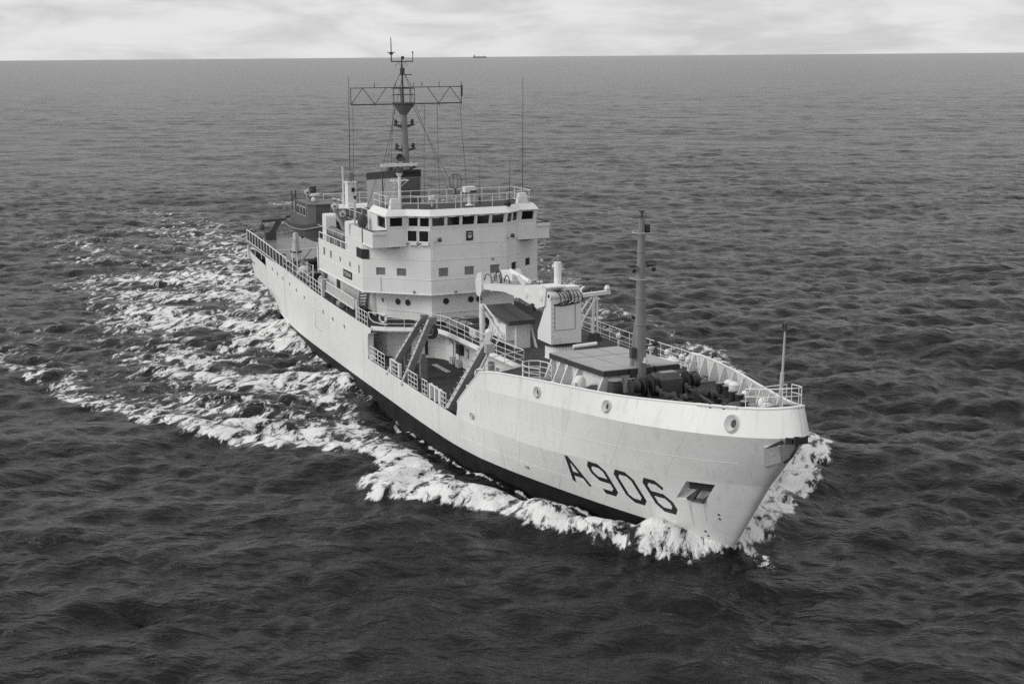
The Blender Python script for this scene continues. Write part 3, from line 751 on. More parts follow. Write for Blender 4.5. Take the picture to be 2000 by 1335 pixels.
# sun-visor / wiper housings over the windows
for i, us_ in ((2, (.08, .55)), (3, (.04, .235, .43, .625, .815))):
    for u in us_:
        p, q = Vector(V3(topr[i], WE - .09)), Vector(V3(topr[i + 1], WE - .09)); c = p.lerp(q, u + (.12 if i == 2 else .035)); e = (q - p).normalized(); n = Vector((e.y, -e.x, 0))
        mb = MB(); mb.bar(c - e * .24 + n * .05, c + e * .24 + n * .05, .12, .13); mb.build('wiper_housing', WHITE2, wh)
# two tall lower look-out windows in the starboard facet
mb = MB()
e0, e1 = Vector((44.7, -4.42, 0)), Vector((45.9, -3.0, 0)); e = (e1 - e0).normalized(); n = Vector((e.y, -e.x, 0))
for a, b in ((.03, .45), (.52, .95)):
    p, q = e0.lerp(e1, a) + n * .03, e0.lerp(e1, b) + n * .03
    z0, z1 = 11.82, 12.66
    mb = MB(); mb.quad(p + Vector((0, 0, z0)), q + Vector((0, 0, z0)), q + Vector((0, 0, z1)), p + Vector((0, 0, z1))); mb.build('lookout_window', GLASS, wh)
    mb = MB()
    for s, t in (((p, z0), (q, z0)), ((q, z0), (q, z1)), ((q, z1), (p, z1)), ((p, z1), (p, z0))):
        mb.bar(s[0] + n * .01 + Vector((0, 0, s[1])), t[0] + n * .01 + Vector((0, 0, t[1])), .07, .07, upv=n)
    mb.build('window_frame', WHITE2, wh)
    mb = MB(); c = p.lerp(q, .55); mb.bar(p.lerp(q, .12) + n * .09 + Vector((0, 0, 11.68)), p.lerp(q, .98) + n * .09 + Vector((0, 0, 11.68)), .2, .2); mb.build('window_box', WHITE2, wh)
    mb = MB(); mb.tube(p + n * .16 + Vector((0, 0, 11.66)), p.lerp(q, .3) + n * .2 + Vector((0, 0, 11.72)), .045, n=6); mb.build('wiper_motor', DARK, wh)
# flood lamps on brackets
for y in (-2.75, 3.05):
    mb = MB(); mb.tube((45.95, y, 11.7), (46.2, y + .05, 11.85), .03, n=6); mb.tube((46.2, y + .05, 11.85), (46.25, y + .3, 11.95), .03, n=6); fl = mb.build('floodlight_arm', GREY, wh)
    mb = MB(); mb.lathe((46.25, y + .35, 12.0), [(.06, -.16), (.16, -.1), (.17, .12), (.12, .15)], 10, axis=(.3, .8, .1)); mb.build('floodlight', MASTD, wh, smooth=True)
# wings
for s in (-1, 1):
    mb = MB()
    Y0, Y1 = s * 7.06, s * 5.98
    out = [(41.3, 12.66), (44.72, 12.66), (44.72, 11.5), (41.3, 11.5)]
    A = lambda x, y, z: (x, y, z)
    mb.slab(*( [A(41.3, Y0, 11.5), A(44.72, Y0, 11.5), A(44.72, Y0, 12.66), A(41.3, Y0, 12.66)] if s < 0 else [A(44.72, Y0, 11.5), A(41.3, Y0, 11.5), A(41.3, Y0, 12.66), A(44.72, Y0, 12.66)]), .05)
    a, b = (Y0, s * 4.4) if s < 0 else (s * 4.4, Y0)
    mb.slab(A(44.74, a, 11.5), A(44.74, b, 11.5), A(44.74, b, 12.66), A(44.74, a, 12.66), .05)
    mb.slab(A(40.2, min(Y0, s * 3.5), 11.52), A(44.7, min(Y0, s * 3.5), 11.52), A(44.7, max(Y0, s * 3.5), 11.52), A(40.2, max(Y0, s * 3.5), 11.52), .06)
    w = mb.build('bridge_wing', WHITE, ship)
    mb = MB(); mb.bar((44.8, Y0, 12.55), (44.8, s * 6.02, 12.55), .16, .24); mb.build('wind_dodger', WHITE2, w)
    mb = MB(); mb.path([(44.74, s * 6.0, 12.70), (44.74, Y0, 12.70), (41.3, Y0, 12.70)], .055, 6); mb.build('teak_rail', BLACK, w)
    mb = MB(); mb.path([(44.7, s * 4.4, 11.5), (44.7, Y0, 11.5), (42.0, Y0, 11.5)], .06, 6); mb.build('wing_edge', WHITE2, w)
    mb = MB(); mb.box((44.0, s * 5.2, 11.38), (.5, .9, .18)); mb.build('wing_lamp', GREY, w)
# roof: sloped white fascia, dark top
eave = [(40.6, -6.12), (44.98, -6.12), (45.05, -4.6), (46.3, -3.15), (46.3, 3.15), (45.05, 4.6), (44.98, 6.12), (40.6, 6.12)]
rtop = [(40.75, -5.8), (44.6, -5.8), (44.7, -4.45), (45.85, -3.0), (45.85, 3.0), (44.7, 4.45), (44.6, 5.8), (40.75, 5.8)]
mb = MB()
for i in range(len(eave)):
    p, q = eave[i], eave[(i + 1) % len(eave)]; P2, Q2 = rtop[i], rtop[(i + 1) % len(eave)]
    mb.quad(V3(p, WE - .03), V3(q, WE - .03), V3(Q2, WE + .42), V3(P2, WE + .42))
    mb.quad(V3(p, WE - .03), V3(P2, WE - .03), V3(Q2, WE - .03), V3(q, WE - .03))
    mb.quad(V3(P2, WE + .42), V3(Q2, WE + .42), (Q2[0] * .985 + .62, Q2[1] * .97, WE + .42), (P2[0] * .985 + .62, P2[1] * .97, WE + .42))
rf = mb.build('bridge_roof', WHITE2, wh)
mb = MB(); mb.prism([(x - .06, y * .99) for x, y in rtop], WE - .02, WE + .34); mb.build('roof_top', DECK, wh)
ZR = WE + .36
railing([(40.8, -5.7, ZR), (44.35, -5.7, ZR), (44.5, -4.3, ZR), (45.6, -2.9, ZR), (45.6, 2.9, ZR), (44.5, 4.3, ZR), (44.35, 5.7, ZR), (40.8, 5.7, ZR)], 1.0, (1.0, .5), 1.45, .028, closed=True)
railing([(41.0, -6.0, 12.3), (40.2, -6.0, 12.3), (38.9, -4.6, 12.3)], 1.0, (1.0, .5), 1.2, .028)
# roof pedestals, compass, loop aerial, black ball
for y in (-5.1, 5.1):
    mb = MB(); mb.add([(43.7, y - .42, ZR), (44.3, y - .42, ZR), (44.3, y + .42, ZR), (43.7, y + .42, ZR), (43.8, y - .28, ZR + .8), (44.2, y - .28, ZR + .8), (44.2, y + .28, ZR + .8), (43.8, y + .28, ZR + .8)],
                      [(0, 1, 5, 4), (1, 2, 6, 5), (2, 3, 7, 6), (3, 0, 4, 7), (4, 5, 6, 7)]); mb.build('lamp_pedestal', WHITE2, wh)
mb = MB(); mb.lathe((43.6, .95, ZR), [(.32, 0), (.3, .06), (.12, .1), (.12, .95), (.3, 1.0)], 12); mb.box((43.6, .95, ZR + 1.22), (.6, .85, .42)); cp = mb.build('searchlight_pedestal', WHITE2, wh, smooth=True)
mb = MB(); mb.box((43.95, 1.15, ZR + 1.06), (.2, .45, .16)); mb.build('searchlight_slot', DARK, wh)
mb = MB(); C_ = Vector((42.5, .25, ZR + 1.75))
for rz in (0.0, math.pi / 2):
    mb.path([C_ + Vector((math.cos(rz) * math.cos(t) * .5, math.sin(rz) * math.cos(t) * .5, math.sin(t) * .55)) for t in [2 * math.pi * k / 24 for k in range(24)]], .028, 5, closed=True)
mb.tube((42.5, .25, ZR), (42.5, .25, ZR + 1.2), .05, n=6); mb.build('loop_aerial', MASTD, wh, smooth=True)
mb = MB(); mb.sphere((45.55, 3.3, ZR + .22), .27, 14); mb.build('black_ball', BLACK, wh, smooth=True)
mb = MB(); mb.tube((45.4, -.35, ZR), (45.4, -.35, ZR + 1.25), .07, n=8); mb.build('roof_post', LGREY, wh)
mb = MB(); mb.tube((43.2, -1.9, ZR), (43.2, -1.9, ZR + .5), .05, n=6); mb.box((43.2, -1.9, ZR + .65), (.35, .35, .3)); mb.build('roof_instrument', WHITE2, wh)
# wing instrument and canvas-hooded repeater
mb = MB(); mb.lathe((40.6, -6.6, 12.5), [(.2, 0), (.36, .3), (.38, .7), (.25, 1.0), (.05, 1.08)], 12); mb.build('hooded_repeater', MASTD, ship, smooth=True)
mb = MB(); mb.box((41.2, -5.6, 12.75), (.9, .7, .9)); mb.build('wing_locker', WHITE2, ship)
mb = MB(); mb.tube((39.6, -6.9, 12.66), (39.6, -6.9, 14.6), .07, n=8); mb.build('signal_post', LGREY, ship)
# ---------------------------------------------------------------- funnel
def rounded(x0, x1, hw, rf, n=5):
    pts = [(x0, -hw), (x1 - rf, -hw)]
    pts += [(x1 - rf + rf * math.sin(a), -hw + rf - rf * math.cos(a)) for a in [math.pi / 2 * k / n for k in range(1, n + 1)]]
    pts += [(x, -y) for x, y in reversed(pts)]
    return pts
FP = rounded(23.8, 32.0, 1.22, .55)
ftop = lambda p: 15.25 + (p[0] - 23.8) * .098
mb = MB(); mb.prism(FP, 12.2, lambda p: ftop(p) - .62, top=False); fun = mb.build('funnel', FUNG, ship, smooth=30)
mb = MB(); mb.prism([(x, y * 1.006) for x, y in FP], lambda p: ftop(p) - .62, ftop, bottom=False, top=False)
mb.prism([(x, y * .9) for x, y in FP], lambda p: ftop(p) - .3, lambda p: ftop(p) - .25); mb.build('black_band', BLACK, fun, smooth=30)
mb = MB(); mb.box((32.02, .1, 13.9), (.06, 1.7, 3.0)); mb.build('front_louvre', FUND, fun)
mb = MB(); mb.box((28.6, -1.24, 14.2), (.16, .06, 3.0)); mb.build('side_rib', MASTD, fun)
for x in (28.2, 29.6, 30.5):
    mb = MB(); mb.lathe((x, -.35, 15.2), [(.3, 0), (.3, .75), (.27, .8), (.22, .78)], 12); mb.build('exhaust_pipe', BLACK, fun, smooth=True)
mb = MB(); mb.path([(27.0, -1.3, 15.1), (26.2, -1.5, 13.6), (25.5, -1.8, 12.3)], .02, 4); mb.build('stay_wire', MASTD, fun)

# ---------------------------------------------------------------- main mast
mb = MB(); mb.tube((31.35, 0, 14.6), (30.95, 0, 20.7), .35, .27, n=14, cap=False)
mm = mb.build('main_mast', MASTG, ship, smooth=True)
mb = MB(); P0, P1 = Vector((30.95, 0, 20.55)), 21.45
b8 = [(30.95 + .28 * math.cos(t), .28 * math.sin(t), 20.5) for t in [math.pi / 4 * k + math.pi / 8 for k in range(8)]]
t8 = [(31.0 + 1.0 * math.cos(t), .95 * math.sin(t), 21.4) for t in [math.pi / 4 * k + math.pi / 8 for k in range(8)]]
mb.add(b8 + t8, [(k, (k + 1) % 8, 8 + (k + 1) % 8, 8 + k) for k in range(8)]); mb.build('mast_flare', MASTG, mm)
mb = MB(); mb.prism([(x, y) for x, y, z in t8], 21.4, 21.52); mb.build('mast_platform', MASTD, mm)
railing([(x, y, 21.5) for x, y, z in t8], 1.15, (1.0, .55), .9, .03, mat_=MASTD, parent=mm, closed=True, name='platform_rail')
# lattice yard, port and starboard
YX = 31.95
mb = MB(); mb.path([(YX, -4.75, 21.42), (YX, 4.75, 21.42)], .055, 6); yd = mb.build('signal_yard', MASTD, mm)
mb = MB(); mb.path([(YX, -4.75, 22.75), (YX, 4.75, 22.75)], .035, 5)
for y in (-4.75, 4.75): mb.path([(YX, y, 21.42), (YX, y, 22.75)], .035, 5)
ys_ = [-4.75, -3.75, -2.75, -1.75]
for s in (-1, 1):
    zz = [21.42, 22.75, 21.42, 22.75]
    for k in range(3): mb.path([(YX, s * abs(ys_[k]), zz[k]), (YX, s * abs(ys_[k + 1]), zz[k + 1])], .03, 5)
mb.build('yard_lattice', MASTD, mm)
for y in (-2.75, -.95, .6, 1.3, 2.8, 4.75):
    mb = MB(); mb.path([(YX, y, 22.75), (YX, y, 23.15)], .03, 5); mb.path([(YX, y, 21.42), (YX, y, 21.15)], .02, 4); mb.build('yard_fitting', MASTD, mm)
mb = MB(); mb.box((YX, 4.78, 22.4), (.1, .14, .9)); mb.build('yard_lamp', MASTD, mm)
mb = MB(); mb.tube((30.9, 0, 21.5), (30.75, 0, 25.0), .1, .06, n=8); pt = mb.build('pole_mast', MASTD, mm)
for a, b in (((30.9, -.85, 22.6), (30.8, -.1, 24.0)), ((30.9, .85, 22.6), (30.8, .1, 24.0))):
    mb = MB(); mb.path([a, b], .025, 5); mb.build('pole_stay', MASTD, mm)
mb = MB(); mb.box((30.95, .25, 23.75), (.5, .9, .07)); mb.lathe((30.8, .02, 23.8), [(.16, 0), (.2, .15), (.2, .45), (.12, .55)], 10); mb.build('lamp_platform', MASTD, mm)
mb = MB(); mb.path([(30.8, -.9, 24.82), (30.8, .95, 24.82)], .045, 6)
mb.path([(30.8, -.55, 24.45), (30.8, -.3, 24.82), (30.8, -.02, 24.3), (30.8, .3, 24.78), (30.8, .5, 24.45)], .025, 4)
mb.tube((30.8, -.9, 24.8), (30.8, -.9, 26.75), .06, .035, n=6); mb.box((30.8, -.9, 25.55), (.5, .55, .06)); mb.box((30.8, -.9, 25.45), (.2, .25, .16))
mb.tube((30.8, .95, 24.82), (30.8, .95, 25.55), .035, n=6); mb.sphere((30.8, .95, 25.55), .08, 8); mb.sphere((30.78, .08, 25.12), .15, 10)
mb.build('aerial_cross', MASTD, mm)
for z in (19.7, 17.75, 16.2):
    for s in (-1, 1):
        x = 31.35 - (z - 14.6) * .066
        mb = MB(); mb.add([(x - .12, s * .28, z - .25), (x + .12, s * .28, z - .25), (x + .12, s * .28, z), (x - .12, s * .28, z), (x - .1, s * .92, z - .05), (x + .1, s * .92, z - .05), (x + .1, s * .92, z + .02), (x - .1, s * .92, z + .02)],
                          [(0, 1, 5, 4), (3, 7, 6, 2), (0, 4, 7, 3), (1, 2, 6, 5), (4, 5, 6, 7)])
        mb.tube((x, s * .72, z), (x, s * .72, z + .42), .13, n=8); mb.tube((x, s * .45, z + .2), (x, s * .72, z + .2), .04, n=5)
        mb.build('navigation_lamp', MASTD, mm)
mb = MB(); mb.lathe((31.6, -.62, 17.05), [(.12, -.3), (.3, -.15), (.33, .1), (.3, .12), (.14, .0)], 14, axis=(.95, -.25, 0)); mb.build('air_horn', MASTD, mm, smooth=True)
for y, z1 in ((-4.6, 12.5), (4.6, 12.5), (-1.2, 12.6), (1.5, 12.6), (2.6, 12.6)):
    mb = MB(); mb.path([(YX, y, 21.3), (30.0 + abs(y) * .3, y * 1.05 + .3, (21.3 + z1) / 2), (28.5 + abs(y) * .5, y * 1.1 + .6, z1)], .018, 4); mb.build('halyard', MASTD, mm)

# ---------------------------------------------------------------- radar mast on the bridge roof
RX, RY = 43.6, -4.55
mb = MB(); mb.tube((RX, RY, ZR), (RX, RY, 16.85), .13, .1, n=10); rm = mb.build('radar_mast', WHITE2, ship, smooth=True)
mb = MB(); mb.lathe((RX, RY, 16.75), [(.12, -.25), (.26, 0), (.2, .05)], 10); mb.build('mast_head', WHITE2, rm)
mb = MB(); mb.lathe((RX, RY, 16.8), [(.26, 0), (.22, .3), (.12, .42)], 12); mb.build('scanner_gearbox', MASTD, rm, smooth=True)
mb = MB(); mb.bar((RX, RY - 1.4, 17.38), (RX, RY + 1.4, 17.38), .16, .2); mb.build('radar_scanner', WHITE2, rm)
mb = MB(); zt = 16.25
rng = [(RX + .62 * math.cos(t), RY + .72 * math.sin(t), zt) for t in [2 * math.pi * k / 8 for k in range(8)]]
mb.path(rng, .03, 5, closed=True)
for k in range(0, 8, 2): mb.path([rng[k], (RX, RY, zt - .55)], .025, 5)
mb.build('scanner_guard', WHITE2, rm)
for i in range(6):
    mb = MB(); mb.lathe((RX - .25, RY - .3, 14.3 + .33 * i), [(.05, 0), (.16, .05), (.05, .12)], 8); mb.build('insulator', LGREY, rm)
# whip aerials
def whip(x, y, z0, z1, r=.03, name='whip_aerial', m_=None):
    mb = MB(); mb.lathe((x, y, z0), [(.12, 0), (.1, .35), (.05, .5)], 8); mb.tube((x, y, z0 + .4), (x + .1, y + .05, z1), r, r * .5, n=5); return mb.build(name, m_ or MASTD, ship)
whip(43.3, 5.45, ZR, 23.6); whip(43.3, 4.35, ZR, 17.6); whip(42.0, 2.4, ZR, 18.0, .02)
mb = MB(); mb.box((22.0, -2.2, 13.2), (1.0, .75, 2.2)); va = mb.build('aerial_trunk', WHITE, ship)
mb = MB(); mb.box((22.0, -2.2, 14.34), (1.15, .95, .1)); mb.build('trunk_cap', WHITE2, va)
mb = MB(); mb.box((22.52, -2.1, 13.7), (.05, .3, .35)); mb.box((22.52, -1.95, 13.0), (.05, .18, .3)); mb.build('trunk_vent', BLACK, va)
mb = MB(); mb.box((21.4, -2.7, 13.6), (.12, .12, 4.2)); mb.build('trunk_rail', WHITE2, va)
mb = MB(); mb.lathe((22.0, -2.2, 14.39), [(.2, 0), (.28, .15), (.28, .8), (.12, .95)], 12); mb.build('aerial_tuner', MASTG, va, smooth=True)
mb = MB(); mb.tube((22.0, -2.2, 15.2), (22.1, -2.1, 23.5), .045, .02, n=5); mb.build('whip_aerial', MASTD, va)

# ---------------------------------------------------------------- boat deck fittings: hooded vents, rails
def hood_vent(x, y, z0, z1, w, d, name='hood_ventilator'):
    mb = MB(); prof = [(-d / 2, z0), (-d / 2, z1 - .25)] + [(-d / 2 + .25 - .25 * math.cos(a), z1 - .25 + .25 * math.sin(a)) for a in (math.pi / 6, math.pi / 3, math.pi / 2)]
    prof += [(d / 2 - .25 + .25 * math.sin(a), z1 - .25 + .25 * math.cos(a)) for a in (0, math.pi / 6, math.pi / 3, math.pi / 2)] + [(d / 2, z0)]
    n = len(prof); vs = [(x + a, y - w / 2, z) for a, z in prof] + [(x + a, y + w / 2, z) for a, z in prof]
    mb.add(vs, [(i, i + 1, n + i + 1, n + i)[::-1] for i in range(n - 1)] + [tuple(range(n)), tuple(range(2 * n - 1, n - 1, -1))]); return mb.build(name, WHITE2, ship)
hood_vent(30.7, -6.55, 10.42, 12.62, .85, 1.15); hood_vent(37.7, -6.55, 10.42, 12.72, .95, 1.2)
railing([(SX0 + .1, -7.08, 10.5), (37.6, -7.08, 10.5)], .5, (1.0,), 1.6, .045)
for i in range(5):
    pass
railing([(24.0, -4.4, 12.22), (38.4, -4.4, 12.22)], 1.0, (1.0, .5), 1.8, .03)
railing([(20.2, -4.2, 12.22), (20.2, 4.2, 12.22)], 1.0, (1.0, .5), 1.6, .03)
mb = MB(); mb.prism([(19.8, -4.3), (24.0, -4.3), (24.0, 4.3), (19.8, 4.3)], 11.9, 12.2); mb.prism([(20.5, -3.8), (24.5, -3.8), (24.5, 3.8), (20.5, 3.8)], 5.6, 11.9); mb.build('hangar', WHITE, ship)
mb = MB(); mb.slab((34.5, -3.0, 12.24), (38.0, -3.0, 12.24), (38.2, -1.2, 13.6), (34.3, -1.2, 13.6), .1); mb.build('skylight_slope', GREY, ship)

# ---------------------------------------------------------------- foremast
D0 = z_deck(73.6)
mb = MB(); mb.tube((73.6, 0, D0), (73.62, 0, 16.2), .39, .19, n=18); fmst = mb.build('fore_mast', MASTG, ship, smooth=True)
mb = MB(); mb.tube((73.1, -.3, D0 + .7), (73.4, -.12, 10.4), .2, .16, n=10); mb.build('mast_duct', MASTG, fmst, smooth=True)
mb = MB(); mb.tube((73.62, 0, 16.2), (73.62, 0, 16.55), .06, n=6); mb.box((73.62, 0, 16.62), (.2, .2, .12)); mb.build('mast_top_lamp', MASTD, fmst)
for z, k in ((15.45, 1.35), (12.85, 1.5)):
    r = (.39 - (z - 6) * .02) * k + .25
    mb = MB(); ring = [(73.61 + r * math.cos(t), r * math.sin(t), z) for t in [2 * math.pi * i / 16 for i in range(16)]]
    mb.path(ring, .022, 5, closed=True)
    for i in range(0, 16, 4): mb.path([ring[i], (73.6, 0, z - .0)], .02, 4)
    mb.build('mast_hoop', LGREY, fmst)
for z in (14.35, 11.7, 10.2):
    r = .39 - (z - 6) * .02
    mb = MB(); mb.path([(73.61 + (r + .02) * math.cos(t), (r + .02) * math.sin(t), z) for t in [2 * math.pi * i / 16 for i in range(16)]], .03, 5, closed=True); mb.build('mast_band', MASTG, fmst)
for y in (-.62, .62):
    mb = MB(); mb.bar((73.6, 0, 13.5), (73.6, y, 13.5), .1, .06); mb.box((73.65, y, 13.58), (.3, .4, .14)); mb.lathe((73.8, y, 13.42), [(.04, 0), (.14, .1), (.14, .2)], 8, axis=(1, 0, -.4)); mb.build('deck_floodlight', MASTD, fmst)
mb = MB(); mb.box((73.75, .28, 15.7), (.24, .24, .4)); mb.box((73.65, .35, 15.45), (.3, .3, .08)); mb.build('masthead_lamp', DARK, fmst)
mb = MB(); mb.bar((73.6, 0, 8.9), (73.9, .75, 9.0), .08, .08); mb.sphere((73.95, .8, 9.1), .17, 8); mb.lathe((73.9, .85, 8.85), [(.05, 0), (.2, -.35)], 10); mb.build('loudhailer', DARK, fmst)
mb = MB(); mb.lathe((74.02, .12, 8.1), [(.04, .25), (.1, .2), (.13, .05), (.18, -.05)], 12); mb.build('ship_bell', LGREY, fmst, smooth=True)
for y, z in ((-.5, 8.6), (.45, 7.5), (-.48, 7.3)):
    mb = MB(); mb.box((73.65, y, z), (.3, .28, .6)); mb.build('junction_box', MASTD, fmst)
mb = MB(); mb.box((73.5, -.75, D0 + .5), (.6, .6, 1.0)); mb.box((73.5, -.75, D0 + 1.02), (.68, .68, .06)); mb.build('mast_locker', LGREY, ship)

# ---------------------------------------------------------------- cargo hatch ahead of the crane
HX0, HX1, HW = 66.1, 73.85, 2.42
zt_ = lambda x: 7.34 + (x - HX0) * .0545
hatch = empty('cargo_hatch', (70, 0, 6.0), ship)
def hobj(mb, name, m_, smooth=False):
    o = mb.build(name, m_, None, smooth); o.parent = hatch; o.location = (-70, 0, -6.0); return o
mb = MB(); mb.prism([(HX0 + .35, -HW + .35), (HX1 - .3, -HW + .35), (HX1 - .3, HW - .35), (HX0 + .35, HW - .35)], 5.4, lambda p: zt_(p[0]) - .33, top=False, bottom=False); hobj(mb, 'hatch_coaming', WHITE)
XM = HX0 + (HX1 - HX0) * .36
for xa, xb, dy in ((HX0, XM - .05, 0), (XM + .05, HX1, .06)):
    for k in range(3):
        ya, yb = -HW - dy + (HW + dy) * 2 / 3 * k + .045, -HW - dy + (HW + dy) * 2 / 3 * (k + 1) - .045
        mb = MB(); z0 = lambda p: zt_(p[0]) - .36
        mb.prism([(xa, ya), (xb, ya), (xb, yb), (xa, yb)], lambda p: zt_(p[0]) - .36, lambda p: zt_(p[0]) - .045, top=False); hobj(mb, 'cover_skirt', HATCHS)
        mb = MB(); mb.prism([(xa + .01, ya + .01), (xb - .01, ya + .01), (xb - .01, yb - .01), (xa + .01, yb - .01)], lambda p: zt_(p[0]) - .045, lambda p: zt_(p[0])); hobj(mb, 'cover_panel', HATCHT)
for x in (66.35, 67.6, 68.75, 70.2, 73.6):
    for s in (-1, 1):
        zb = z_deck(x)
        mb = MB(); w = .06; T = zt_(x) - .36
        mb.add([(x - w, s * (HW - .1), T), (x + w, s * (HW - .1), T), (x + w, s * (HW - .36), T), (x - w, s * (HW - .36), T),
                (x - w, s * (HW + .45), zb), (x + w, s * (HW + .45), zb), (x + w, s * (HW - .36), zb), (x - w, s * (HW - .36), zb)],
               [(0, 1, 5, 4), (2, 3, 7, 6), (0, 4, 7, 3), (1, 2, 6, 5)])
        mb.box((x, s * (HW + .42), zb + .06), (.34, .34, .1)); hobj(mb, 'coaming_bracket', WHITE2)
mb = MB(); mb.tube((66.0, -.7, 7.55), (66.0, .9, 7.62), .11, n=8); hobj(mb, 'cover_roller', WHITE2)
for x, y, r in ((72.2, -3.15, .36),):
    mb = MB(); mb.lathe((x, y, z_deck(x) + .35), [(.2, -.35), (.22, .0), (r, .1), (r, .55), (.22, .78), (.1, .82)], 14); mb.box((x + .1, y - .33, z_deck(x) + .6), (.3, .18, .5)); hobj(mb, 'deck_ventilator', WHITE2, True)

# ---------------------------------------------------------------- companion hatch with sloping lid
ch = empty('companion_hatch', (53.5, .1, 5.3), ship)
def cobj(mb, name, m_, smooth=False):
    o = mb.build(name, m_, None, smooth); o.parent = ch; o.location = (-53.5, -.1, -5.3); return o
lid = lambda p: 7.86 - (p[0] - 51.4) * .1
mb = MB(); mb.prism([(51.4, -.85), (55.85, -.85), (55.85, 1.1), (51.4, 1.1)], lambda p: lid(p) - .3, lid); cobj(mb, 'hatch_lid', HATCHA)
mb = MB(); mb.bar((51.4, .12, 7.87), (55.85, .12, 7.43), .03, .02); cobj(mb, 'lid_seam', HATCHS)
mb = MB(); mb.prism([(51.7, -.1), (55.3, -.1), (55.3, .95), (51.7, .95)], 5.3, lambda p: lid(p) - .3, bottom=False, top=False); mb.prism([(51.9, -.75), (55.0, -.75), (55.0, -.1), (51.9, -.1)], 5.9, 7.0); cobj(mb, 'hatch_house', WHITE)
mb = MB(); mb.tube((51.5, -1.15, 5.3), (51.5, -1.15, 7.95), .2, n=12); cobj(mb, 'vent_post', WHITE2, True)
mb = MB(); mb.bar((51.6, -1.0, 7.9), (54.0, -.95, 7.05), .08, .1); mb.bar((51.7, -1.0, 7.4), (54.5, -.95, 6.2), .06, .08); cobj(mb, 'lid_strut', WHITE2)
for x in (52.3, 53.3, 54.4):
    mb = MB(); mb.bar((x + .35, -.85, 7.15 - (x - 52) * .3), (x - .15, -1.3, 5.35), .12, .06); cobj(mb, 'side_stay', WHITE2)
mb = MB(); mb.add([(55.35, .9, 7.2), (55.35, 1.25, 5.4), (55.9, 1.25, 5.4), (55.55, .9, 7.2)], [(0, 1, 2, 3), (3, 2, 1, 0)]); cobj(mb, 'end_plate', WHITE2)

# ---------------------------------------------------------------- deck crane
crane = empty('deck_crane', (59.15, 1.45, 5.35), ship)
def kobj(mb, name, m_, smooth=False):
    o = mb.build(name, m_, None, smooth); o.parent = crane; o.location = (-59.15, -1.45, -5.35); return o
mb = MB(); mb.lathe((59.15, 1.45, 5.35), [(1.05, 0), (.98, .1), (.98, .95)], 28); kobj(mb, 'pedestal', WHITE, True)
mb = MB(); mb.lathe((59.15, 1.45, 6.3), [(1.02, 0), (1.08, .03), (1.08, .17), (1.0, .2)], 36); kobj(mb, 'slewing_ring', DARK, True)
mb = MB()
for k in range(30):
    t = 2 * math.pi * k / 30; mb.tube((59.15 + 1.05 * math.cos(t), 1.45 + 1.05 * math.sin(t), 6.24), (59.15 + 1.05 * math.cos(t), 1.45 + 1.05 * math.sin(t), 6.34), .04, n=5)
kobj(mb, 'ring_bolts', DARK)
pf = [(58.0, 6.5), (58.0, 7.05), (59.2, 8.85), (59.35, 9.85), (60.1, 9.98), (60.22, 9.8), (60.22, 6.5)]
mb = MB(); n = len(pf)
mb.add([(x, .35, z) for x, z in pf] + [(x, 2.55, z) for x, z in pf], [tuple(range(n - 1, -1, -1)), tuple(range(n, 2 * n))] + [(i, (i + 1) % n, n + (i + 1) % n, n + i)[::1] for i in range(n)])
kobj(mb, 'crane_housing', WHITE)
mb = MB()
for a, b in (((60.235, .62, 7.45), (60.235, 2.1, 7.45)), ((60.235, 2.1, 7.45), (60.235, 2.1, 9.1)), ((60.235, 2.1, 9.1), (60.235, .62, 9.1)), ((60.235, .62, 9.1), (60.235, .62, 7.45))): mb.bar(a, b, .035, .025)
kobj(mb, 'door_frame', GREY)
mb = MB()
for i in range(7): mb.bar((60.24, .42, 7.1 + .3 * i), (60.24, .56, 7.1 + .3 * i), .05, .04)
for i in range(4): mb.bar((60.24, .5, 6.62 + .1 * i), (60.24, 1.1, 6.62 + .1 * i), .012, .01)
kobj(mb, 'hinge_fittings', LGREY)
# boom: tapered box girder lying aft
bp_top = [(59.75, 10.3), (57.0, 10.0), (52.6, 9.36), (48.0, 8.8)]; bp_bot = [(59.4, 8.95), (58.2, 8.62), (55.2, 8.86), (52.3, 8.86), (48.0, 8.42)]
pf = bp_top + bp_bot[::-1]; n = len(pf); mb = MB()
mb.add([(x, .22, z) for x, z in pf] + [(x, 1.15, z) for x, z in pf], [tuple(range(n)), tuple(range(2 * n - 1, n - 1, -1))] + [(i, (i + 1) % n, n + (i + 1) % n, n + i)[::-1] for i in range(n)])
kobj(mb, 'boom', WHITE)
for x, z, r in ((58.9, 9.55, .34), (56.4, 9.35, .3)):
    mb = MB(); mb.lathe((x, .23, z), [(r, 0), (r, .05), (r * .8, .07)], 16, axis=(0, -1, 0)); kobj(mb, 'boom_pin', WHITE2, True)
mb = MB(); mb.tube((60.0, .3, 9.72), (60.0, 2.6, 9.72), .3, n=18); kobj(mb, 'pivot_drum', WHITE, True)
mb = MB(); mb.lathe((60.0, .285, 9.72), [(.13, 0), (.13, .02)], 12, axis=(0, -1, 0)); kobj(mb, 'pivot_pin', BLACK)
mb = MB(); mb.prism([(59.0, 1.2), (60.1, 1.2), (60.1, 2.5), (59.0, 2.5)], 9.9, 10.25); mb.box((59.6, .75, 10.32), (1.4, 1.2, .1)); kobj(mb, 'top_platform', WHITE2)
mb = MB(); mb.tube((58.75, 1.5, 10.2), (58.75, 1.5, 11.75), .25, n=16); kobj(mb, 'exhaust_stack', WHITE2, True)
mb = MB(); mb.tube((58.7, 1.5, 11.7), (58.7, 1.5, 12.05), .05, n=6); kobj(mb, 'stack_pipe', GREY)
